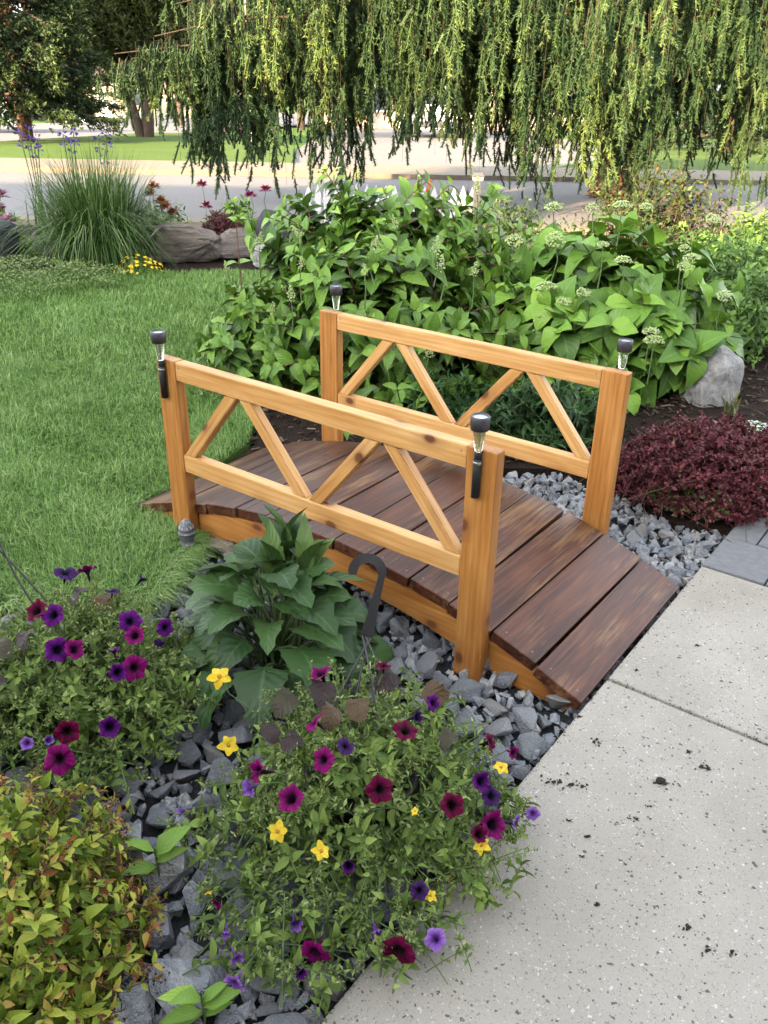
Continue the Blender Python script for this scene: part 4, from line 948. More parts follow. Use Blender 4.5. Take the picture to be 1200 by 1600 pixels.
YEL = [(-.364, 1.55, .27, .030), (-.331, 1.433, .175, .0266), (-.195, 1.192, .181, .0235), (-.107, 1.148, .179, .0206), (.262, 1.4, .157, .0194), (.206, 1.218, .123, .0204), (.101, 1.117, .101, .0146), (.07, 1.213, .218, .0099), (-.326, 1.138, .07, .0112)]
LEFT = [(-.85, 1.767, .298, 'R', .0301), (-.803, 1.751, .299, 'P', .0283), (-.756, 1.635, .28, 'P', .0285), (-.72, 1.641, .277, 'M', .0256), (-.615, 1.611, .237, 'P', .024), (-.583, 1.637, .23, 'M', .0273), (-.795, 1.98, .29, 'M', .026), (-.854, 1.98, .28, 'D', .028), (-.703, 1.893, .28, 'D', .0167), (-.658, 2.0, .25, 'D', .019), (-.625, 1.772, .27, 'P', .0255), (-.603, 1.727, .258, 'M', .0251), (-.548, 1.801, .232, 'P', .0211), (-.692, 1.467, .183, 'R', .027), (-.609, 1.499, .171, 'P', .0275), (-.701, 1.425, .142, 'M', .0296), (-.728, 1.448, .176, 'V', .0169), (-.771, 1.439, .174, 'V', .0169), (-.634, 1.661, .26, 'P', .0152), (-.548, 1.734, .231, 'D', .0158)]
def hook_pts(hub, top, side, r):
    """shank from the hub up and over into a crook"""
    hub, side = np.array(hub), np.array(side); ax = nrm(np.array(top)-hub); side = nrm(side-(side@ax)*ax)
    ln = np.linalg.norm(np.array(top)-hub)-r; cc = hub+ax*ln-side*r
    arc = [cc+r*(side*math.cos(a)+ax*math.sin(a)) for a in np.linspace(math.pi*1.12, 0, 13)]
    return np.array(arc+[hub+ax*ln*.55, hub+ax*ln*.2, hub])
HP = hook_pts((-.036, 1.72, .285), (.005, 1.80, .445), (1, .05, .2), .036)
basket((-.04, 1.46, -.05), (-.04, 1.46, 0), (.35, .38, .28), CENT, YEL, 'petunia basket with yellow star flowers and a loose black hook, spilling onto the concrete',
       [(-.13, 1.56, .27, .085), (-.20, 1.55, .24, .08), (-.05, 1.50, .27, .075), (-.10, 1.46, .28, .07), (.03, 1.62, .25, .08), (.10, 1.58, .24, .075), (-.17, 1.40, .25, .06), (.16, 1.45, .22, .055), (-.25, 1.48, .21, .06)],
       [(-.16, 1.07, .02, 16, .14), (.05, 1.08, .03, 12, .12), (.20, 1.25, .04, 12, .13), (-.32, 1.35, .03, 14, .15), (-.25, 1.15, .02, 12, .13), (.27, 1.36, .05, 6, .07)],
       dict(pts=HP, normal=nrm(np.array([.05, -.75, .45])), w=[.009]+[.0115]*11+[.008, .010, .013, .016], ends=[(-.11, 1.55, .20, -.012), (-.006, 1.52, .17, .012), (-.06, 1.58, .19, -.004), (.02, 1.60, .20, .005)]))
HP2 = hook_pts((-.985, 1.90, .425), (-1.10, 1.98, .56), (-.3, .1, .8), .032)
basket((-.80, 1.78, -.05), (-.80, 1.78, 0), (.38, .38, .28), LEFT, [], 'purple and magenta petunia basket between the lawn and the golden spirea',
       [(-.90, 1.60, .24, .09), (-.95, 1.70, .26, .09), (-.86, 1.72, .28, .07), (-.98, 1.58, .18, .10), (-.74, 1.90, .27, .07), (-.80, 1.95, .26, .07), (-.92, 1.50, .16, .08)],
       [(-.72, 1.50, .04, 14, .14), (-.55, 1.72, .05, 12, .13), (-.95, 1.55, .05, 10, .14), (-.62, 1.95, .05, 8, .12), (-.82, 1.98, .12, 18, .16), (-1.0, 1.8, .1, 14, .18)],
       dict(pts=HP2, normal=nrm(np.array([.05, -.75, .45])), w=[.009]+[.0115]*11+[.008, .009, .010, .010], ends=[(-.86, 1.85, .28, .008), (-.885, 1.83, .275, -.008)]))

# ------------------------------------------------------------------ golden spirea and seedlings
M_gold = leafmat('golden_spirea_leaf', [(0, (.08, .15, .018)), (.3, (.19, .28, .03)), (.6, (.34, .42, .05)), (.76, (.50, .52, .08)), (.85, (.50, .36, .08)), (.94, (.36, .14, .04)), (1, (.18, .045, .02))], .5, .3, .3, (.34, .38, .08), .3, 5)
kit_gold = LeafKit('leaf', TP_md, M_gold, 12)
SPB = (-.66, 1.02, -.06); sp_ = thing('spirea_bush', SPB, 'golden yellow spirea bush with orange tinted tips beside the grey stones', 'bush')
lf = shrub((-.72, 1.02, 0), (.31, .40, .31), 430, 8, (.028, .052), .45, .55, .05, -.1, .3, .6)
rnd = rng.uniform(0, .74, len(lf[0])); tipm = lf[4] > .93
rnd = np.where(tipm, rng.uniform(.60, .995, len(rnd)), rnd)
leafy(sp_, SPB, kit_gold, TP_md, lf, rnd, M_gold, 300, -.03)
stems('stem', lf[5], .0022, .0011, M_rstem, sp_, SPB, 3)
M_rbud = plain('spent_bud', (.11, .03, .022), .8, .2)
tips = lf[6][rng.random(len(lf[6])) < .4]; n = len(tips)*14
bp_ = np.repeat(tips, 14, 0)+rng.normal(0, .010, (n, 3)); scatter('bud_cluster', [octa], bp_, rand_rot(n), rng.uniform(.0018, .0038, n), rng.random(n), M_rbud, sp_, SPB)
def seedling(loc, n, size, label, h=.10):
    t = thing('seedling', loc, label, 'plant'); loc = np.array(loc)
    tube_obj('stem', [loc, loc+[.004, 0, h*.5], loc+[0, .004, h]], .0028, M_stem, t, 6, loc)
    i = np.arange(n); a = i*1.57+.6+(i % 2)*1.2; f = i/(n-1)
    D = np.c_[np.cos(a), np.sin(a), .15+.7*f]; N = np.c_[-.2*np.cos(a), -.2*np.sin(a)-.2, np.ones(n)]
    kit_big2.put(loc+np.c_[np.zeros(n), np.zeros(n), h*(.35+.65*f)], basis(D, N), np.full(n, size)*rng.uniform(.8, 1.1, n), rng.uniform(.5, .95, n), t, loc)
kit_big2 = LeafKit('leaf', TP_md, M_hyd, 6)
seedling((-.46, 1.25, -.05), 6, .085, 'green seedling with toothed leaves between spirea and basket', .12)
seedling((-.31, .96, -.05), 7, .075, 'young green seedling sprouting between the stones near the concrete', .09)

# ------------------------------------------------------------------ soil crumbs and fallen bits on the concrete
M_dirt = m_soil('damp_soil', (.035, .03, .025), (.10, .088, .072), 200)
for x, y, w in [(.549, 1.675, .049), (.424, 1.536, .084), (.475, 1.524, .046), (.674, 1.542, .061), (.795, 1.596, .041), (.432, 1.416, .02), (.464, 1.371, .014), (.584, 1.425, .032), (.627, 1.464, .024), (.441, 1.314, .017), (.772, 1.646, .019), (.525, 1.772, .017), (.728, 1.977, .022), (.939, 2.097, .023), (.618, 1.146, .025), (.64, 1.098, .032), (.687, 1.092, .017), (.45, 1.194, .016), (.529, 1.299, .011)]:
    n = max(4, int(w*420)); p = np.c_[rng.normal(0, w*.24, n)*1.3, rng.normal(0, w*.16, n), np.zeros(n)]; s = rng.uniform(.0008, .0036, n)*(1+w*6); s[:2+n//8] *= 1.9; p[:2+n//8] *= .6
    if w > .055 and x > .6: p[:6] *= .35; s[:6] = .013
    p[:, 2] = s*.35
    tv, tf, ta = small[rng.integers(8)]
    V = (p[:, None]+np.einsum('nij,vj->nvi', rand_rot(n), tv)*s[:, None, None]*np.array([1, 1, .55])).reshape(-1, 3); F = (tf[None]+(np.arange(n)*len(tv))[:, None, None]).reshape(-1, 3)
    o = link('soil_crumbs', mesh_np('soil_crumbs', V, F), M_dirt); o.location = (x, y, 0)
    tag(o, 'scattered dark soil crumbs lying on the concrete' if w < .06 or x > .6 else 'largest smear of dark soil crumbs on the concrete beside the basket', 'soil', 'soil crumbs on the concrete')
    if w == .061: o['label'] = 'thick square clod of dark soil on the concrete'
# grit along the slab joint and edges, dry litter on the stones
n = 900; q = rng.random(n); w_ = rng.integers(0, 2, n)
gu = np.where(w_ == 0, 1.604+np.abs(rng.normal(0, .006, n)), 1.62+q*1.4); gvv = np.where(w_ == 0, -1.5+q*2.45, .176+rng.normal(0, .004, n))
gp = np.c_[OX+cY*gu-sY*gvv, OY+sY*gu+cY*gvv, np.full(n, .0008)]
scatter('grit', small[:3], gp, rand_rot(n), rng.uniform(.0007, .0026, n), rng.random(n), M_dirt, patio, smooth=False)
M_lit = leafmat('dry_litter', [(0, (.10, .06, .03)), (.5, (.26, .17, .09)), (1, (.42, .33, .2))], .8, .1, .1, ribamt=0, veins=0)
lm = rng.choice(len(st), 130, replace=False); n = 130
scatter('dry_litter', [diamond()], np.c_[st[lm, 0]+rng.normal(0, .02, n), st[lm, 1]+rng.normal(0, .02, n), -.055+st[lm, 2]*1.1], basis(np.c_[rng.normal(size=(n, 2)), rng.normal(0, .3, n)], np.c_[rng.normal(0, .4, (n, 2)), np.ones(n)]), rng.uniform(.008, .022, n), rng.random(n), M_lit, gravel)
o = link('fallen_flower', ymes[1]); o.matrix_world = T(.158, 1.242, .006) @ RX(.3) @ Matrix.Scale(.012, 4); tag(o, 'small wilted yellow flower fallen on the concrete', 'flower')
tw = tube_obj('fallen_twig', [(0, 0, .003), (.012, -.02, .006), (.016, -.045, .003)], .0012, M_stem, None, 5); tw.location = (.205, 1.225, 0); tag(tw, 'thin broken plant stem lying on the concrete', 'twig')

# ------------------------------------------------------------------ far border on the left: tall grass, boulders, flowers
M_tg = leafmat('tall_grass_blade', [(0, (.03, .07, .016)), (.45, (.075, .155, .032)), (.8, (.14, .24, .06)), (1, (.32, .42, .2))], .45, .35, .25, ribamt=0, veins=0)
t = thing('ornamental_grass', (-2.5, 7.65, -.02), 'tall arching clump of dark green ornamental grass beside the boulder', 'grass clump'); n = 2300
b_ = np.c_[rng.normal(0, .13, (n, 2)), np.zeros(n)]; az = np.arctan2(b_[:, 1], b_[:, 0])+rng.normal(0, .5, n)
V, F, A = blades(b_, rng.uniform(.55, 1.12, n), az, np.clip(rng.normal(.52, .28, n), .03, 1.3), rng.uniform(.008, .015, n), 6, 1.1)
tag(link('blades', mesh_np('blades', V, F, A), M_tg, t), kind='stuff')
big_rock('boulder', (-1.82, 7.82, .12), (.34, .26, .22), 'large brown banded boulder between the tall grass and the lawn', M_brock, 31, 3, .15, strata=.05)
big_rock('boulder', (-1.42, 8.0, .10), (.26, .2, .16), 'low grey boulder under the small dark red bush', M_brock, 12, 3, .5)
big_rock('boulder', (-1.08, 8.2, .16), (.15, .13, .25), 'upright grey boulder next to the magenta peony', M_drock, 14, 3, .2)
big_rock('boulder', (-1.02, 7.75, .05), (.2, .15, .12), 'small flat grey stone in front of the upright boulder', M_wrock, 17, 2, .2)
big_rock('boulder', (-3.38, 7.5, .14), (.24, .22, .26), 'dark smooth boulder at the end of the ground cover', M_drock, 19, 3, 1.0)
# ground cover mat
TP_gc = TP_sm; M_gc = leafmat('ground_cover_leaf', [(0, (.10, .17, .05)), (.5, (.22, .31, .10)), (.9, (.38, .43, .18)), (1, (.55, .50, .24))], .55, .25, .3, ribamt=0, veins=0)
t = thing('ground_cover', (-2.7, 6.7, -.01), 'low mat of pale green ground cover along the lawn', 'plant'); n = 7000
gx = rng.uniform(-3.9, -2.05, n); gy = rng.uniform(6.05, 7.3, n); d_ = np.hypot((gx+2.95)/.95, (gy-6.72)/.55); m = d_ < 1+.12*np.sin(gx*9); gx, gy, d_ = gx[m], gy[m], d_[m]
gz = .04+.13*np.sqrt(np.maximum(0, 1.1-d_**2))*(.8+.3*np.sin(gx*11)*np.sin(gy*13))*rng.uniform(.6, 1.1, len(gx)); n = len(gx)
scatter('foliage', TP_gc, np.c_[gx, gy, gz], basis(np.c_[rng.normal(size=(n, 2)), rng.uniform(-.2, .5, n)], np.c_[rng.normal(0, .4, (n, 2)), np.ones(n)]), rng.uniform(.018, .034, n), rng.random(n)*(.75+.25*(gy > 6.9)), M_gc, t, (-2.7, 6.7, -.01))
dot_flowers('pansy_clump', (-2.06, 7.22, -.01), (.19, .13, .14), 60, .020, [(.75, .52, .01), (.85, .66, .02)], 'clump of bright yellow pansies in front of the boulder', 'flowers', 420)
def bush_flowers(name, base, rad, n, size, mat, fl, label, cat, flmat=None, fr=.05, tpls=TP_md):
    t = thing(name, base, label, cat); l = shrub(np.array(base), rad, n, 7, size, .3, .5, 0, -.05, .3)
    scatter('foliage', tpls, l[0], basis(l[1], l[2]), l[3], np.clip(rng.random(len(l[0])), 0, .999), mat, t, base); stems('stem', l[5], .004, .002, M_stem, t, base, 3)
    for p in fl:
        nn = 40; d = unit_dirs(nn, -.3, 1); D = nrm(d+np.array([0, 0, .4])); N = nrm(-d*.6+np.array([0, 0, 1])+rng.normal(0, .2, d.shape))
        q = scatter('bloom', TP_sm, np.array(p)+d*fr*.35, basis(D, N), np.full(nn, fr*.9), rng.random(nn), flmat, t, base); del q['kind']
        stalk(t, base, p, ln=.2)
    return t
M_mag = leafmat('peony_magenta', [(0, (.22, .01, .06)), (1, (.45, .03, .14))], .6, .2, .3, ribamt=0, veins=0)
M_pink = leafmat('peony_pink', [(0, (.50, .20, .36)), (1, (.72, .45, .58))], .6, .2, .3, ribamt=0, veins=0)
M_iris = leafmat('iris_purple', [(0, (.07, .035, .26)), (1, (.18, .10, .45))], .6, .2, .3, ribamt=0, veins=0)
M_lily = leafmat('lily_orange', [(0, (.30, .07, .015)), (1, (.50, .16, .04))], .6, .2, .3, ribamt=0, veins=0)
bush_flowers('peony', (-1.45, 8.7, -.02), (.42, .35, .42), 70, (.07, .12), M_hyd, [(-1.77, 8.6, .53), (-1.30, 8.5, .46), (-1.17, 8.6, .50), (-1.72, 8.45, .36)], 'magenta peony bush behind the boulders', 'bush', M_mag, .055)
bush_flowers('peony', (-3.55, 8.0, -.02), (.4, .4, .42), 60, (.07, .12), M_hyd, [(-3.38, 7.85, .50), (-3.33, 7.75, .30), (-3.45, 7.9, .38)], 'pale pink peony by the dark smooth boulder', 'bush', M_pink, .075)
bush_flowers('lily', (-2.1, 8.3, -.02), (.30, .25, .52), 55, (.06, .11), M_sp, [(-2.14, 8.1, .50), (-2.05, 8.1, .44), (-1.99, 8.05, .40), (-2.1, 8.1, .56), (-1.95, 8.1, .34)], 'orange lilies peeping out behind the tall grass', 'flowers', M_lily, .06, TP_ln)
mass_bush('barberry_bush', (-1.55, 8.25, -.02), [dict(c=(-1.52, 8.2, .12), rad=(.26, .2, .26), n=140, nodes=9, size=(.02, .034), t0=.2, spread=.6, droop=0, lo=-.2, jit=.4, per=3)], TP_sm, M_barb, 'small dark red barberry ball above the low grey boulder', 'bush', M_rstem, lambda L: rng.uniform(0, .8, len(L[0])))
def iris(base, tops, label):
    t = thing('iris', base, label, 'flowers'); n = 26
    V, F, A = blades(np.c_[rng.normal(0, .06, (n, 2)), np.zeros(n)], rng.uniform(.4, .7, n), rng.uniform(0, 6.3, n), rng.uniform(.05, .3, n), rng.uniform(.015, .025, n), 4); tag(link('blades', mesh_np('blades', V, F, A), M_tg, t), kind='stuff')
    for p in tops:
        p = np.array(p); tube_obj('flower_stalk', np.array([[base[0], base[1], base[2]], (np.array(base)+p)/2+[0, 0, .05], p]), .005, M_stem, t, 5, base)
        for kz in range(2):
            nn = 9; d = unit_dirs(nn, -.6, .9); scatter('bloom', TP_sm, p+d*.015+np.array([0, 0, -.09*kz]), basis(d, nrm(rng.normal(size=(nn, 3)))), np.full(nn, .040), rng.random(nn), M_iris, t, base)
iris((-3.35, 8.65, -.02), [(-3.33, 8.6, 1.0), (-3.36, 8.6, .92), (-3.30, 8.6, .85), (-3.42, 8.6, .96), (-3.28, 8.65, .92)], 'tall violet irises in front of the far spruce trunk')
iris((-3.0, 8.65, -.02), [(-3.02, 8.6, .96), (-2.96, 8.6, .90), (-2.92, 8.6, .98)], 'second clump of violet irises behind the tall grass')
iris((-2.72, 8.65, -.02), [(-2.70, 8.6, .93), (-2.62, 8.6, .97), (-2.66, 8.6, .80)], 'sparse lavender irises nearest the pine behind the tall grass')

# ------------------------------------------------------------------ picket fence, post light, garden stake
M_white = plain('white_paint', (.52, .52, .52), .6, .3)
fe = thing('picket_fence', (.05, 9.05, -.02), 'low white picket fence behind the hydrangeas', 'fence')
bm = bmesh.new(); pts = [(-.032, 0), (.032, 0), (.032, .47), (0, .56), (-.032, .47)]
f0 = [bm.verts.new((x, -.008, z)) for x, z in pts]; f1 = [bm.verts.new((x, .008, z)) for x, z in pts]; bm.faces.new(f0); bm.faces.new(f1[::-1])
for j in range(5): bm.faces.new((f0[j], f1[j], f1[(j+1) % 5], f0[(j+1) % 5]))
bmesh.ops.recalc_face_normals(bm, faces=list(bm.faces)); pk = bm_mesh('picket', bm)
for i in range(18): link('picket', pk, M_white, fe, T(-.86+i*.096+random.gauss(0, .003), 0, -.02+random.gauss(0, .004)) @ RY(random.gauss(0, .012)))
for z in (.15, .38): link('fence_rail', box_mesh('fence_rail', 1.80, .02, .045, .003), M_white, fe, T(-.04, .020, z))
M_grey = plain('dark_grey_paint', (.07, .075, .08), .5, .4)
pl = thing('post_light', (.86, 8.95, -.02), 'dark grey post light with pale collar at the end of the picket fence', 'garden light')
link('post', box_mesh('post', .075, .075, .60, .006), M_grey, pl, T(0, 0, .30)); link('collar', box_mesh('collar', .10, .10, .04, .006, 2, 1.1), plain('pale_lens', (.30, .30, .28), .5), pl, T(0, 0, .625)); link('cap', box_mesh('cap', .13, .13, .04, .006, 2, .7), M_grey, pl, T(0, 0, .668))
gs = thing('garden_stake', (.37, 8.85, -.02), 'small red and yellow garden stake in front of the picket fence', 'ornament')
link('stick', lathe_mesh('stick', [(.01, 0), (.01, .42), (.004, .45)], 8), plain('yellow_paint', (.6, .4, .03)), gs); link('flag', box_mesh('flag', .05, .012, .15, .004, 1, .6), plain('red_paint', (.35, .03, .03)), gs, T(.01, 0, .55) @ RY(.25))

# ------------------------------------------------------------------ weeping spruce
M_spr = needlemat('spruce_needle', [(0, (.020, .045, .020)), (.4, (.06, .11, .042)), (.75, (.14, .215, .07)), (1, (.30, .38, .10))], .22)
M_twig = plain('bare_twig', (.075, .06, .032), .8, .2)
SB = np.array((3.3, 13.4, -.05)); spr = thing('weeping_spruce', SB, 'large weeping spruce with drooping curtains of twigs over the street edge', 'tree')
bm = bmesh.new()
V, F = tubes(np.array([[0, 0, 0], [.02, .02, .25], [0, .05, 1], [-.05, .05, 3], [0, 0, 6], [.1, 0, 9.5]])[None], np.array([[.40, .30, .25, .21, .14, .03]]), 14)
link('trunk', mesh_np('trunk', V, F, smooth=True), M_obark, spr)
hemx = np.array([-3.6, -3.1, -2.2, -1.45, -.7, -.1, .5, .75, 1.1, 1.8, 2.4, 2.9, 3.5, 4.2, 5.2, 7]); hemz = np.array([1.05, .75, .15, -.2, -.25, -.15, .1, .42, .0, -.3, -.1, .25, .1, -.2, -.15, .1])
BR = []     # (azimuth from +X, length, start height, end height, cords)
def branch(az_, ln, z0, z1, nc, cl=1.0): BR.append((az_, ln, z0, z1, nc, cl))
for a, l, z0, z1, nc in ((188, 5.4, 2.0, 1.75, 70), (197, 6.9, 1.95, 1.42, 120), (199, 6.4, 2.1, 1.62, 100), (203, 6.2, 2.3, 1.95, 90), (196, 5.2, 2.8, 2.6, 70), (201, 5.6, 2.4, 2.1, 70), (207, 5.4, 3.2, 2.9, 60), (192, 6.0, 3.4, 2.7, 60), (212, 4.6, 2.7, 2.4, 52), (219, 4.3, 3.0, 2.8, 54), (226, 4.0, 3.3, 3.0, 52), (215, 3.6, 2.4, 2.1, 40), (232, 3.6, 2.8, 2.5, 46), (240, 3.4, 3.2, 2.9, 50), (246, 3.1, 2.5, 2.3, 44), (252, 3.0, 3.0, 2.8, 46),
                         (262, 2.9, 2.1, 1.9, 60), (252, 3.3, 2.2, 2.0, 60), (274, 2.5, 1.9, 1.7, 50), (256, 2.7, 2.4, 2.2, 44), (262, 2.9, 3.2, 3.0, 50), (272, 2.2, 2.5, 2.3, 34), (276, 2.6, 3.3, 3.1, 40), (284, 2.6, 2.8, 2.6, 40), (290, 1.6, 2.2, 2.0, 26), (265, 1.4, 2.3, 2.1, 26), (295, 3.0, 2.4, 2.0, 40), (300, 3.2, 3.1, 2.9, 40), (308, 3.3, 2.2, 1.6, 40), (318, 3.5, 2.8, 2.5, 40), (330, 3.6, 2.4, 1.9, 40), (345, 3.6, 2.9, 2.4, 36), (0, 3.4, 2.5, 2.0, 30), (40, 3.2, 2.6, 2.0, 24), (80, 3.0, 2.7, 2.0, 24), (120, 3.2, 2.6, 2.0, 24), (150, 3.6, 2.7, 2.0, 28), (175, 4.4, 2.9, 2.3, 36)):
    branch(R(a), l, z0, z1, nc)
for i in range(34):
    z = 3.8+i*.16; branch(i*2.4, max(.5, 3.3*(1-(z-3.6)/6.2)), z, z-.5, 9, .7)
W0, WD, WL, WR_, TW = [], [], [], [], []; bare = []
for az_, ln, z0, z1, nc, cl in BR:
    t = np.linspace(0, 1, 9); hx = np.c_[np.cos(az_)*ln*t, np.sin(az_)*ln*t, (z0+.45*np.sin(t*2.2)*(1-t*.4)+(z1-z0)*t**1.5)] + rng.normal(0, .03, (9, 3))*t[:, None]
    P = SB+hx; P[:, 2] = hx[:, 2]
    Vb, Fb = tubes((P-SB)[None], np.linspace(.05, .006, 9)[None], 6); link('branch', mesh_np('branch', Vb, Fb, smooth=True), M_bark, spr)
    nb_ = max(2, int(nc/3.6)) if z0 < 3.7 else 2
    for q0 in np.sort(1-.78*rng.random(nb_)**1.15):          # every bough is a clump of hanging cords
        i = min(7, int(q0*8)); pb = P[i]+(P[i+1]-P[i])*(q0*8-i)
        off = rng.normal(0, .10, 2); pb = pb+np.array([off[0], off[1], 0])
        hz = np.interp(pb[0]*11.5/max(pb[1], 6), hemx, hemz)+rng.normal(0, .3)
        full = max(.45, (pb[2]-hz)*rng.choice([1.0, 1.0, .8, .6, .45, .35]))*cl
        if z0 > 3.7: full = rng.uniform(.5, 1.2)
        tone = np.clip(rng.normal(.48, .2), .08, .9)
        wdt = rng.uniform(.06, .14)
        for c_ in range(7):
            o2 = rng.normal(0, wdt, 2); rr_ = min(1, np.hypot(*o2)/(wdt*2)); drop = full*(1-.55*rr_)*rng.uniform(.7, 1.02)
            p = pb+np.array([o2[0], o2[1], -.10*rr_+rng.normal(0, .03)])
            od = nrm(np.array([o2[0], o2[1], 0])+.05*np.array([np.cos(az_), np.sin(az_), 0]))*rng.uniform(.02, .12)
            kk = 9; sv_ = np.linspace(0, 1, kk)[:, None]
            cordp = p+np.array([0, 0, -1])*drop*sv_+od*np.sqrt(sv_)*(1-.6*sv_)+np.cumsum(rng.normal(0, .006, (kk, 3)), 0); TW.append(cordp)
            isbare = rng.random() < .06
            m = int(drop*5.2)+2; ts = np.sort(rng.random(m))*.97; ii = np.minimum((ts*(kk-1)).astype(int), kk-2); bp0 = cordp[ii]+(cordp[ii+1]-cordp[ii])*(ts*(kk-1)-ii)[:, None]
            if isbare: m0 = ts > .5; bp0 = bp0[m0]; ts = ts[m0]
            dv = np.c_[rng.normal(0, .26, (len(ts), 2))+od[:2]*.8, -np.ones(len(ts))]; W0.append(bp0); WD.append(nrm(dv)); WL.append(rng.uniform(.14, .32, len(ts)))
            WR_.append(np.clip(tone+rng.normal(0, .1, len(ts)), 0, .9))
W0, WD, WL, WR_ = np.concatenate(W0), np.concatenate(WD), np.concatenate(WL), np.concatenate(WR_)
near = (W0[:, 2] < 3.4) & (W0[:, 1] < 14.4) & (W0[:, 0] < 6.6)
i_ = np.where(near)[0]; e_ = W0[i_]+WD[i_]*WL[i_][:, None]
Vc, Fc = tubes(np.stack([W0[i_], e_], 1)-SB, np.array([[.013, .012]])*rng.uniform(.7, 1.15, (len(i_), 1)), 3)
Ac = np.zeros((len(Vc), 3)); Ac[:, 2] = np.repeat(np.clip(WR_[i_]-.25, 0, 1), 6); Ac[:, 1] = .5  # cores tinted darker than their needles, inner shade put into the colour
tag(link('shoots', mesh_np('shoots', Vc, Fc, Ac, False), M_spr, spr), kind='stuff')
V, F, A = needles(W0[near], WD[near], WL[near], 36, .056, .0132, WR_[near], 1.25)
tag(link('needles', mesh_np('needles', V-SB, F, A), M_spr, spr), kind='stuff')
V, F, A = needles(W0[~near], WD[~near], WL[~near]*1.2, 8, .045, .016, WR_[~near], .9)
tag(link('needles', mesh_np('needles', V-SB, F, A), M_spr, spr), kind='stuff')
TW = np.array(TW)[:, ::2]; V, F = tubes(TW-SB, np.linspace(.004, .0015, 5)[None], 3)
tag(link('twigs', mesh_np('twigs', V, F), M_twig, spr), kind='stuff')

# ------------------------------------------------------------------ trees across the street
def tufts(c, n, L, rnd, up_=1.0, spread=.6):
    """small upright shoots of needles"""
    D = nrm(np.c_[rng.normal(0, spread, (n, 2)), np.full(n, up_)]); return needles(c, D, np.full(n, L), 7, L*.8, L*.26, rnd, 1.0)
def crown_pts(lobes, n):
    w = np.array([l[3]*l[4]*l[5] for l in lobes])**(2/3); w /= w.sum(); out = []
    for l, k_ in zip(lobes, (w*n).astype(int)):
        d = unit_dirs(k_, -.9, 1); out.append(np.array(l[:3])+d*np.array(l[3:6])*(rng.uniform(.35, 1.0, (k_, 1))**.5)*(1+.18*np.sin(d[:, :1]*9+d[:, 2:]*7)))
    return np.concatenate(out)
M_pine = needlemat('pine_needle', [(0, (.030, .045, .016)), (.5, (.075, .095, .028)), (1, (.17, .18, .05))], .2)
M_dsp = needlemat('dark_spruce_needle', [(0, (.012, .026, .012)), (.5, (.03, .055, .022)), (1, (.085, .12, .035))], .15)
def pine(base, trunks, lobes, n, L, label, mat=M_pine, name='pine_tree', up_=1.2, group=None):
    t = thing(name, base, label, 'tree', group); b = np.array(base)
    for (dx, dy, h, r) in trunks:
        V, F = tubes(np.array([[dx*.12, dy*.1, -.1], [dx*.45, dy*.5, h*.4], [dx*.8, dy*.8, h*.75], [dx, dy, h]])[None], np.array([[r, r*.85, r*.65, r*.3]]), 8); link('trunk', mesh_np('trunk', V, F, smooth=True), M_bark, t)
    c = crown_pts(lobes, n); zr = np.clip((c[:, 2]-c[:, 2].min())/np.ptp(c[:, 2]), 0, 1)
    V, F, A = tufts(c, len(c), L, np.clip(rng.normal(.45, .2, len(c)), 0, .95), up_)
    tag(link('crown', mesh_np('crown', V, F, A), mat, t), kind='stuff'); return t
pine((-7.5, 28.7, -.35), [(-1.1, 0, 3.4, .17), (.1, .2, 3.6, .16), (.5, -.2, 3.4, .17)], [(-.9, 0, 3.4, 1.7, 1.5, 2.0), (.5, .3, 3.4, 1.6, 1.5, 2.2), (-1.9, .2, 3.1, 1.1, 1.2, 1.5), (1.3, -.2, 4.2, 1.2, 1.2, 1.8), (-.5, 0, 5.6, 1.7, 1.5, 1.4)], 13000, .23, 'bushy pine with several leaning trunks on the far verge')
pine((-4.3, 45, -.85), [(0, 0, 6, .2)], [(0, 0, 4.6, 2.2, 2, 3.0), (-1.5, .3, 4.2, 1.8, 1.6, 2.6), (1.6, 0, 5.6, 1.8, 1.6, 2.4)], 9000, .28, 'rounded olive pine behind the white lamp pole')
pine((-10.5, 47, -.9), [(0, 0, 6, .2)], [(0, 0, 5.0, 2.4, 2, 3.2), (2.0, .3, 4.4, 1.8, 1.6, 2.4)], 8000, .28, 'olive pine in the gap between the dark spruce and the leaning pine')
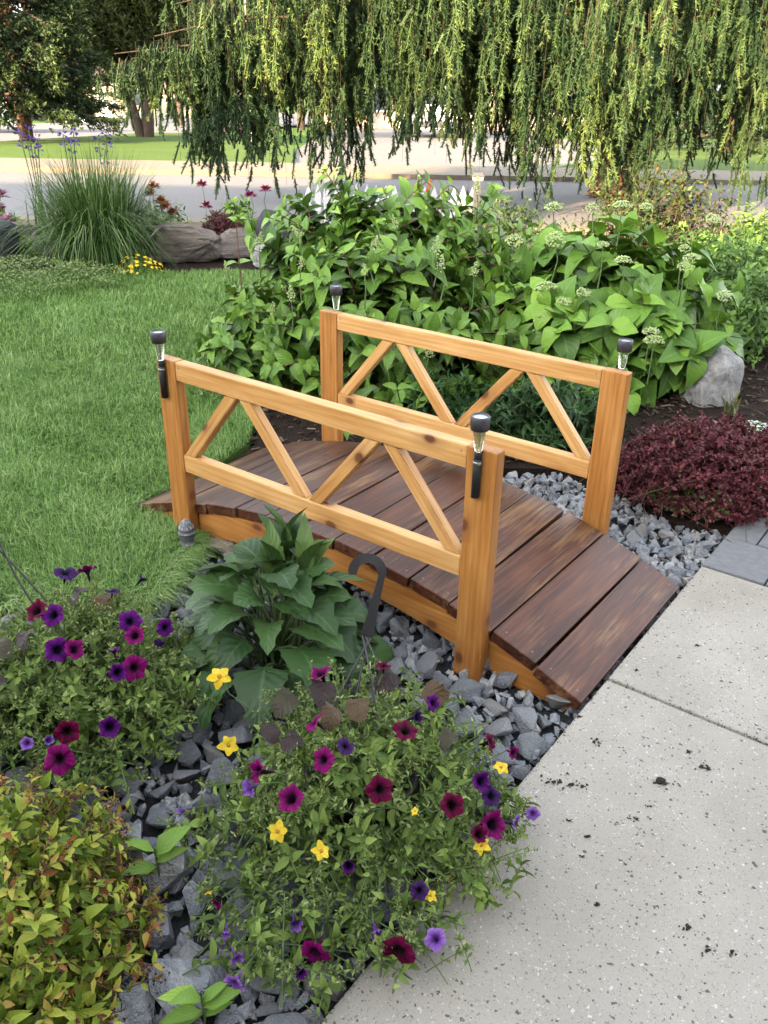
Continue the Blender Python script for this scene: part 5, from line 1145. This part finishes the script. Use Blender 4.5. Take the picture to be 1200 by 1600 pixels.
def conifer(base, h, r, z0, n, label, mat, L=.28, name='spruce_tree', group=None):
    t = thing(name, base, label, 'tree', group)
    V, F = tubes(np.array([[0, 0, -.1], [0, 0, h*.3], [0, 0, h*.7], [0, 0, h]])[None], np.array([[r*.085, r*.07, r*.04, .02]]), 10); link('trunk', mesh_np('trunk', V, F, smooth=True), M_obark, t)
    V0, D0, rr = [], [], []
    nb = max(30, n//140)
    for i in range(nb):
        z = z0+(h-z0)*(i/nb)**1.15; ln = r*(1-(z-z0)/(h-z0))**.8*random.uniform(.75, 1.1)+.2; a = i*2.4+random.gauss(0, .2); k_ = int(n/nb)
        q = rng.uniform(.12, 1, k_)**.7; s = rng.normal(0, .20, k_)*ln*(1.15-q)
        x = math.cos(a)*ln*q-math.sin(a)*s; y = math.sin(a)*ln*q+math.cos(a)*s; zz = z-ln*.28*q**1.5+ln*.10*q**4-np.abs(rng.normal(0, .14, k_))
        V0.append(np.c_[x, y, zz]); D0.append(np.c_[np.full(k_, math.cos(a))+rng.normal(0, .5, k_), np.full(k_, math.sin(a))+rng.normal(0, .5, k_), np.full(k_, -.35)+rng.normal(0, .3, k_)]); rr.append(np.clip(.25+.6*q**3+rng.normal(0, .12, k_), 0, .95))
        Vb, Fb = tubes(np.array([[0, 0, z], [math.cos(a)*ln*.5, math.sin(a)*ln*.5, z-ln*.1], [math.cos(a)*ln*.9, math.sin(a)*ln*.9, z-ln*.22]])[None], np.array([[.05, .03, .01]]), 4); link('branch', mesh_np('branch', Vb, Fb), M_bark, t)
    V0, D0, rr = np.concatenate(V0), nrm(np.concatenate(D0)), np.concatenate(rr)
    V, F, A = needles(V0, D0, np.full(len(V0), L), 7, L*.5, L*.18, rr, .8); tag(link('crown', mesh_np('crown', V, F, A), mat, t), kind='stuff'); return t
conifer((-9.5, 24.3, -.2), 9, 2.2, 1.0, 18000, 'dark spruce with bare lower trunk beside the side street', M_dsp, .27)
conifer((-17, 52, -1.0), 13, 3.6, .3, 3500, 'tall dark conifer left of the parked pickup', M_dsp, .4, group=None)
conifer((-27, 60, -1.2), 14, 4.0, .3, 3500, 'broad conifer far behind the dark car', M_dsp, .4)
conifer((-21.5, 58, -1.2), 12, 3.6, .2, 3500, 'narrow conifer touching the house behind the side street', M_dsp, .4)
conifer((13, 40, -.7), 13, 3.6, .2, 3500, 'dark conifer on the verge right of the white van', M_dsp, .4)
conifer((9.5, 26, -.3), 10, 2.8, .4, 6000, 'spruce standing behind the right boughs of the weeping spruce', M_dsp, .3)
pine((1.0, 64, -1.4), [(0, 0, 6, .25)], [(0, 0, 6, 4.5, 3, 4), (-5, 1, 6, 4, 3, 4.2), (5, 1, 6, 4, 3, 4.5)], 6500, .4, 'wide olive tree closing the view beyond the driveway')

# ------------------------------------------------------------------ houses
M_side = plain('cream_siding', (.34, .29, .22), .7, .3); M_roof = plain('brown_shingle', (.10, .075, .06), .9, .2, 0, .3, 12); M_glass = plain('window_glass', (.05, .06, .07), .08, .6); M_trim = plain('white_trim', (.7, .7, .68), .5)
def house(base, w, d, h, ridge, label, rz=0, wins=(), doors=(), garage=None):
    t = thing('house', base, label, 'house', None, rz)
    link('wall', box_mesh('wall', w, d, h, .02, 1), M_side, t, T(0, 0, h/2-.2))
    bm = bmesh.new(); o = .5; pr_ = [(-d/2-o, h-.25), (d/2+o, h-.25), (d/2+o, h-.1), (0, h+ridge), (-d/2-o, h-.1)]
    f0 = [bm.verts.new((-w/2-o, y, z)) for y, z in pr_]; f1 = [bm.verts.new((w/2+o, y, z)) for y, z in pr_]; bm.faces.new(f0); bm.faces.new(f1[::-1])
    for j in range(5): bm.faces.new((f0[j], f1[j], f1[(j+1) % 5], f0[(j+1) % 5]))
    bmesh.ops.recalc_face_normals(bm, faces=list(bm.faces)); link('roof', bm_mesh('roof', bm), M_roof, t)
    for x, z, ww, hh, sg in wins:
        q = link('window', box_mesh('window', ww, .08, hh, .01, 1), M_trim, t, T(x, sg*(d/2+.02), z)); link('pane', box_mesh('pane', ww-.14, .02, hh-.14, .004, 1), M_glass, q, T(0, sg*.045, 0))
    for x, ww, hh, sg in doors:
        q = link('door', box_mesh('door', ww, .08, hh, .01, 1), M_trim, t, T(x, sg*(d/2+.02), hh/2-.1)); link('handle', box_mesh('handle', .03, .05, .12, .005, 1), M_clamp, q, T(ww*.38 if ww < 2 else 0, sg*.05, 0))
    return t
house((3.5, 52, -1.1), 15, 8, 3.0, 1.8, 'cream bungalow glimpsed through the weeping spruce across the street', 0, [(-4.5, 1.5, 1.8, 1.2, -1), (5, 1.5, 1.8, 1.2, -1)], [(0.2, 1.0, 2.1, -1), (-1.8, 2.6, 2.2, -1)])
house((-22, 76, -1.9), 14, 8, 3.0, 1.8, 'cream house behind the parked pickup', 0, [(-3, 1.5, 1.8, 1.2, -1), (3, 1.5, 1.8, 1.2, -1)], [(0, 1.0, 2.1, -1)])
house((-2.6, -6.2, 0), 19, 6.5, 3.7, 2.5, 'cream house whose eaves shade the garden, behind the patio', 0, [(-4, 1.5, 2.0, 1.2, 1), (5, 1.5, 1.6, 1.2, 1)], [(1.6, 1.0, 2.1, 1)])

house((-24.5, -6.2, 0), 23, 7.5, 6.6, 2.6, 'unseen two-storey cream house left of the patio, added to shade the spruce', 0, [(4, 1.5, 1.8, 1.2, 1), (8, 1.5, 1.8, 1.2, 1), (4, 4.2, 1.8, 1.2, 1), (8, 4.2, 1.8, 1.2, 1)], [(0, 1.0, 2.1, 1)])  # out of view; height and right end set to shade the left spruce boughs
# ------------------------------------------------------------------ vehicles, lamp pole, utility box, brown fence
M_tyre = plain('tyre_rubber', (.02, .02, .02), .8, .2); M_rim = plain('alloy_rim', (.45, .45, .46), .35, .5, .8); M_red = plain('tail_lamp_red', (.45, .02, .02), .3, .5)
def vehicle(loc, rz, prof, width, paint, label, cat, axles, glass, rear=True, wheel_r=.36):
    """prof: side outline (x forward, z); glass: side window outlines"""
    t = thing('vehicle', loc, label, cat, None, rz); bm = bmesh.new(); w = width/2
    f0 = [bm.verts.new((x, -w*(.90 if z > 1.05 else 1), z)) for x, z in prof]; f1 = [bm.verts.new((x, w*(.90 if z > 1.05 else 1), z)) for x, z in prof]
    bm.faces.new(f0); bm.faces.new(f1[::-1]); k_ = len(prof)
    for j in range(k_): bm.faces.new((f0[j], f1[j], f1[(j+1) % k_], f0[(j+1) % k_]))
    bmesh.ops.recalc_face_normals(bm, faces=list(bm.faces)); bmesh.ops.bevel(bm, geom=list(bm.edges), offset=.045, segments=2, affect='EDGES'); link('body', bm_mesh('body', bm), paint, t)
    tyre = lathe_mesh('tyre', [(wheel_r*.6, -.11), (wheel_r*.95, -.11), (wheel_r, -.07), (wheel_r, .07), (wheel_r*.95, .11), (wheel_r*.6, .11)], 20); rim = lathe_mesh('rim', [(wheel_r*.62, -.112), (wheel_r*.55, -.09), (wheel_r*.15, -.10), (.02, -.10), (.02, .10), (wheel_r*.15, .10), (wheel_r*.55, .09), (wheel_r*.62, .112)], 14)
    for x in axles:
        for s in (-1, 1):
            q = link('wheel', tyre, M_tyre, t, T(x, s*(w-.10), wheel_r) @ RX(math.pi/2)); link('rim', rim, M_rim, q)
    for g in glass:
        for s in (-1, 1):
            bm = bmesh.new(); f0 = [bm.verts.new((x, s*(w*.9+.004), z)) for x, z in g]; f1 = [bm.verts.new((x, s*(w*.9+.016), z)) for x, z in g]; bm.faces.new(f0); bm.faces.new(f1[::-1])
            for j in range(len(g)): bm.faces.new((f0[j], f1[j], f1[(j+1) % len(g)], f0[(j+1) % len(g)]))
            bmesh.ops.recalc_face_normals(bm, faces=list(bm.faces)); link('window', bm_mesh('window', bm), M_glass, t)
    xr = min(p[0] for p in prof)
    link('rear_bumper', box_mesh('rear_bumper', .16, width*.96, .22, .03), M_grey, t, T(xr-.04, 0, .52))
    for s in (-1, 1): link('tail_lamp', box_mesh('tail_lamp', .06, .16, .42, .015), M_red, t, T(xr+.0, s*(w-.10), 1.0))
    link('licence_plate', box_mesh('licence_plate', .02, .32, .16, .004, 1), M_white, t, T(xr-.03, 0, .82))
    return t
M_wcar = plain('white_car_paint', (.72, .72, .72), .25, .5, 0, .02); M_dcar = plain('dark_car_paint', (.06, .075, .07), .25, .5, .3, .05)
suvp = [(-2.3, .42), (2.3, .42), (2.35, .95), (1.25, 1.1), (.55, 1.72), (-2.05, 1.74), (-2.32, 1.1)]; suvg = [[(-1.95, 1.15), (-.75, 1.15), (-.75, 1.62), (-1.85, 1.62)], [(-.65, 1.15), (1.0, 1.15), (.5, 1.62), (-.65, 1.62)]]
v1 = vehicle((1.75, 36.5, -.62), R(93), suvp, 1.9, M_wcar, 'white van parked tail-on in the driveway behind the spruce', 'van', (-1.4, 1.4), suvg)
link('rear_window', box_mesh('rear_window', .03, 1.4, .5, .01, 1), M_glass, v1, T(-2.235, 0, 1.42) @ RY(.42))
pup = [(-2.8, .5), (2.7, .5), (2.75, 1.05), (1.55, 1.15), (.95, 1.78), (-.55, 1.8), (-.75, 1.12), (-2.8, 1.12)]
vehicle((-22.6, 82, -2.0), R(200), pup, 1.95, M_wcar, 'white pickup truck parked beyond the side street', 'truck', (-1.75, 1.75), [[(-.45, 1.2), (.2, 1.2), (.2, 1.68), (-.42, 1.68)], [(.3, 1.2), (1.2, 1.2), (.85, 1.68), (.3, 1.68)]])
vehicle((-15.1, 33.5, -.56), R(168), suvp, 1.9, M_dcar, 'dark green car parked along the side street', 'car', (-1.4, 1.4), suvg)
lp = thing('lamp_pole', (-3.75, 25.5, -.24), 'slim white lamp pole rising behind the spruce', 'pole'); link('pole', lathe_mesh('pole', [(.09, 0), (.07, .3), (.055, 7)], 12), M_white, lp); link('arm', lathe_mesh('arm', [(.03, 0), (.03, 1.2)], 8), M_white, lp, T(0, 0, 6.9) @ RY(1.4)); link('lamp_head', box_mesh('lamp_head', .5, .2, .1, .03), M_grey, lp, T(1.3, 0, 7.1))
ub_ = thing('utility_box', (-15.4, 46, -.87), 'pale blue utility box on the grass beside the side street', 'utility box'); link('cabinet', box_mesh('cabinet', 1.15, .7, 1.0, .03), plain('pale_blue_paint', (.55, .62, .70)), ub_, T(0, 0, .52)); link('lid', box_mesh('lid', 1.22, .77, .06, .02), plain('pale_blue_lid', (.6, .66, .72)), ub_, T(0, 0, 1.05))
fb = thing('wooden_fence', (-6.2, 34, -.5), 'brown board fence beside the leaning pine trunks', 'fence'); M_fb = plain('brown_boards', (.20, .14, .10), .8, .2, 0, .3)
for i in range(14): link('board', box_mesh('board', .14, .025, 1.7, .005, 1), M_fb, fb, T(i*.15, 0, .9))
for x in (-.08, 2.1): link('post', box_mesh('post', .1, .1, 1.9, .008, 1), M_fb, fb, T(x, .08, .95))
for z in (.4, 1.4): link('rail', box_mesh('rail', 2.2, .05, .09, .005, 1), M_fb, fb, T(1.0, .045, z))
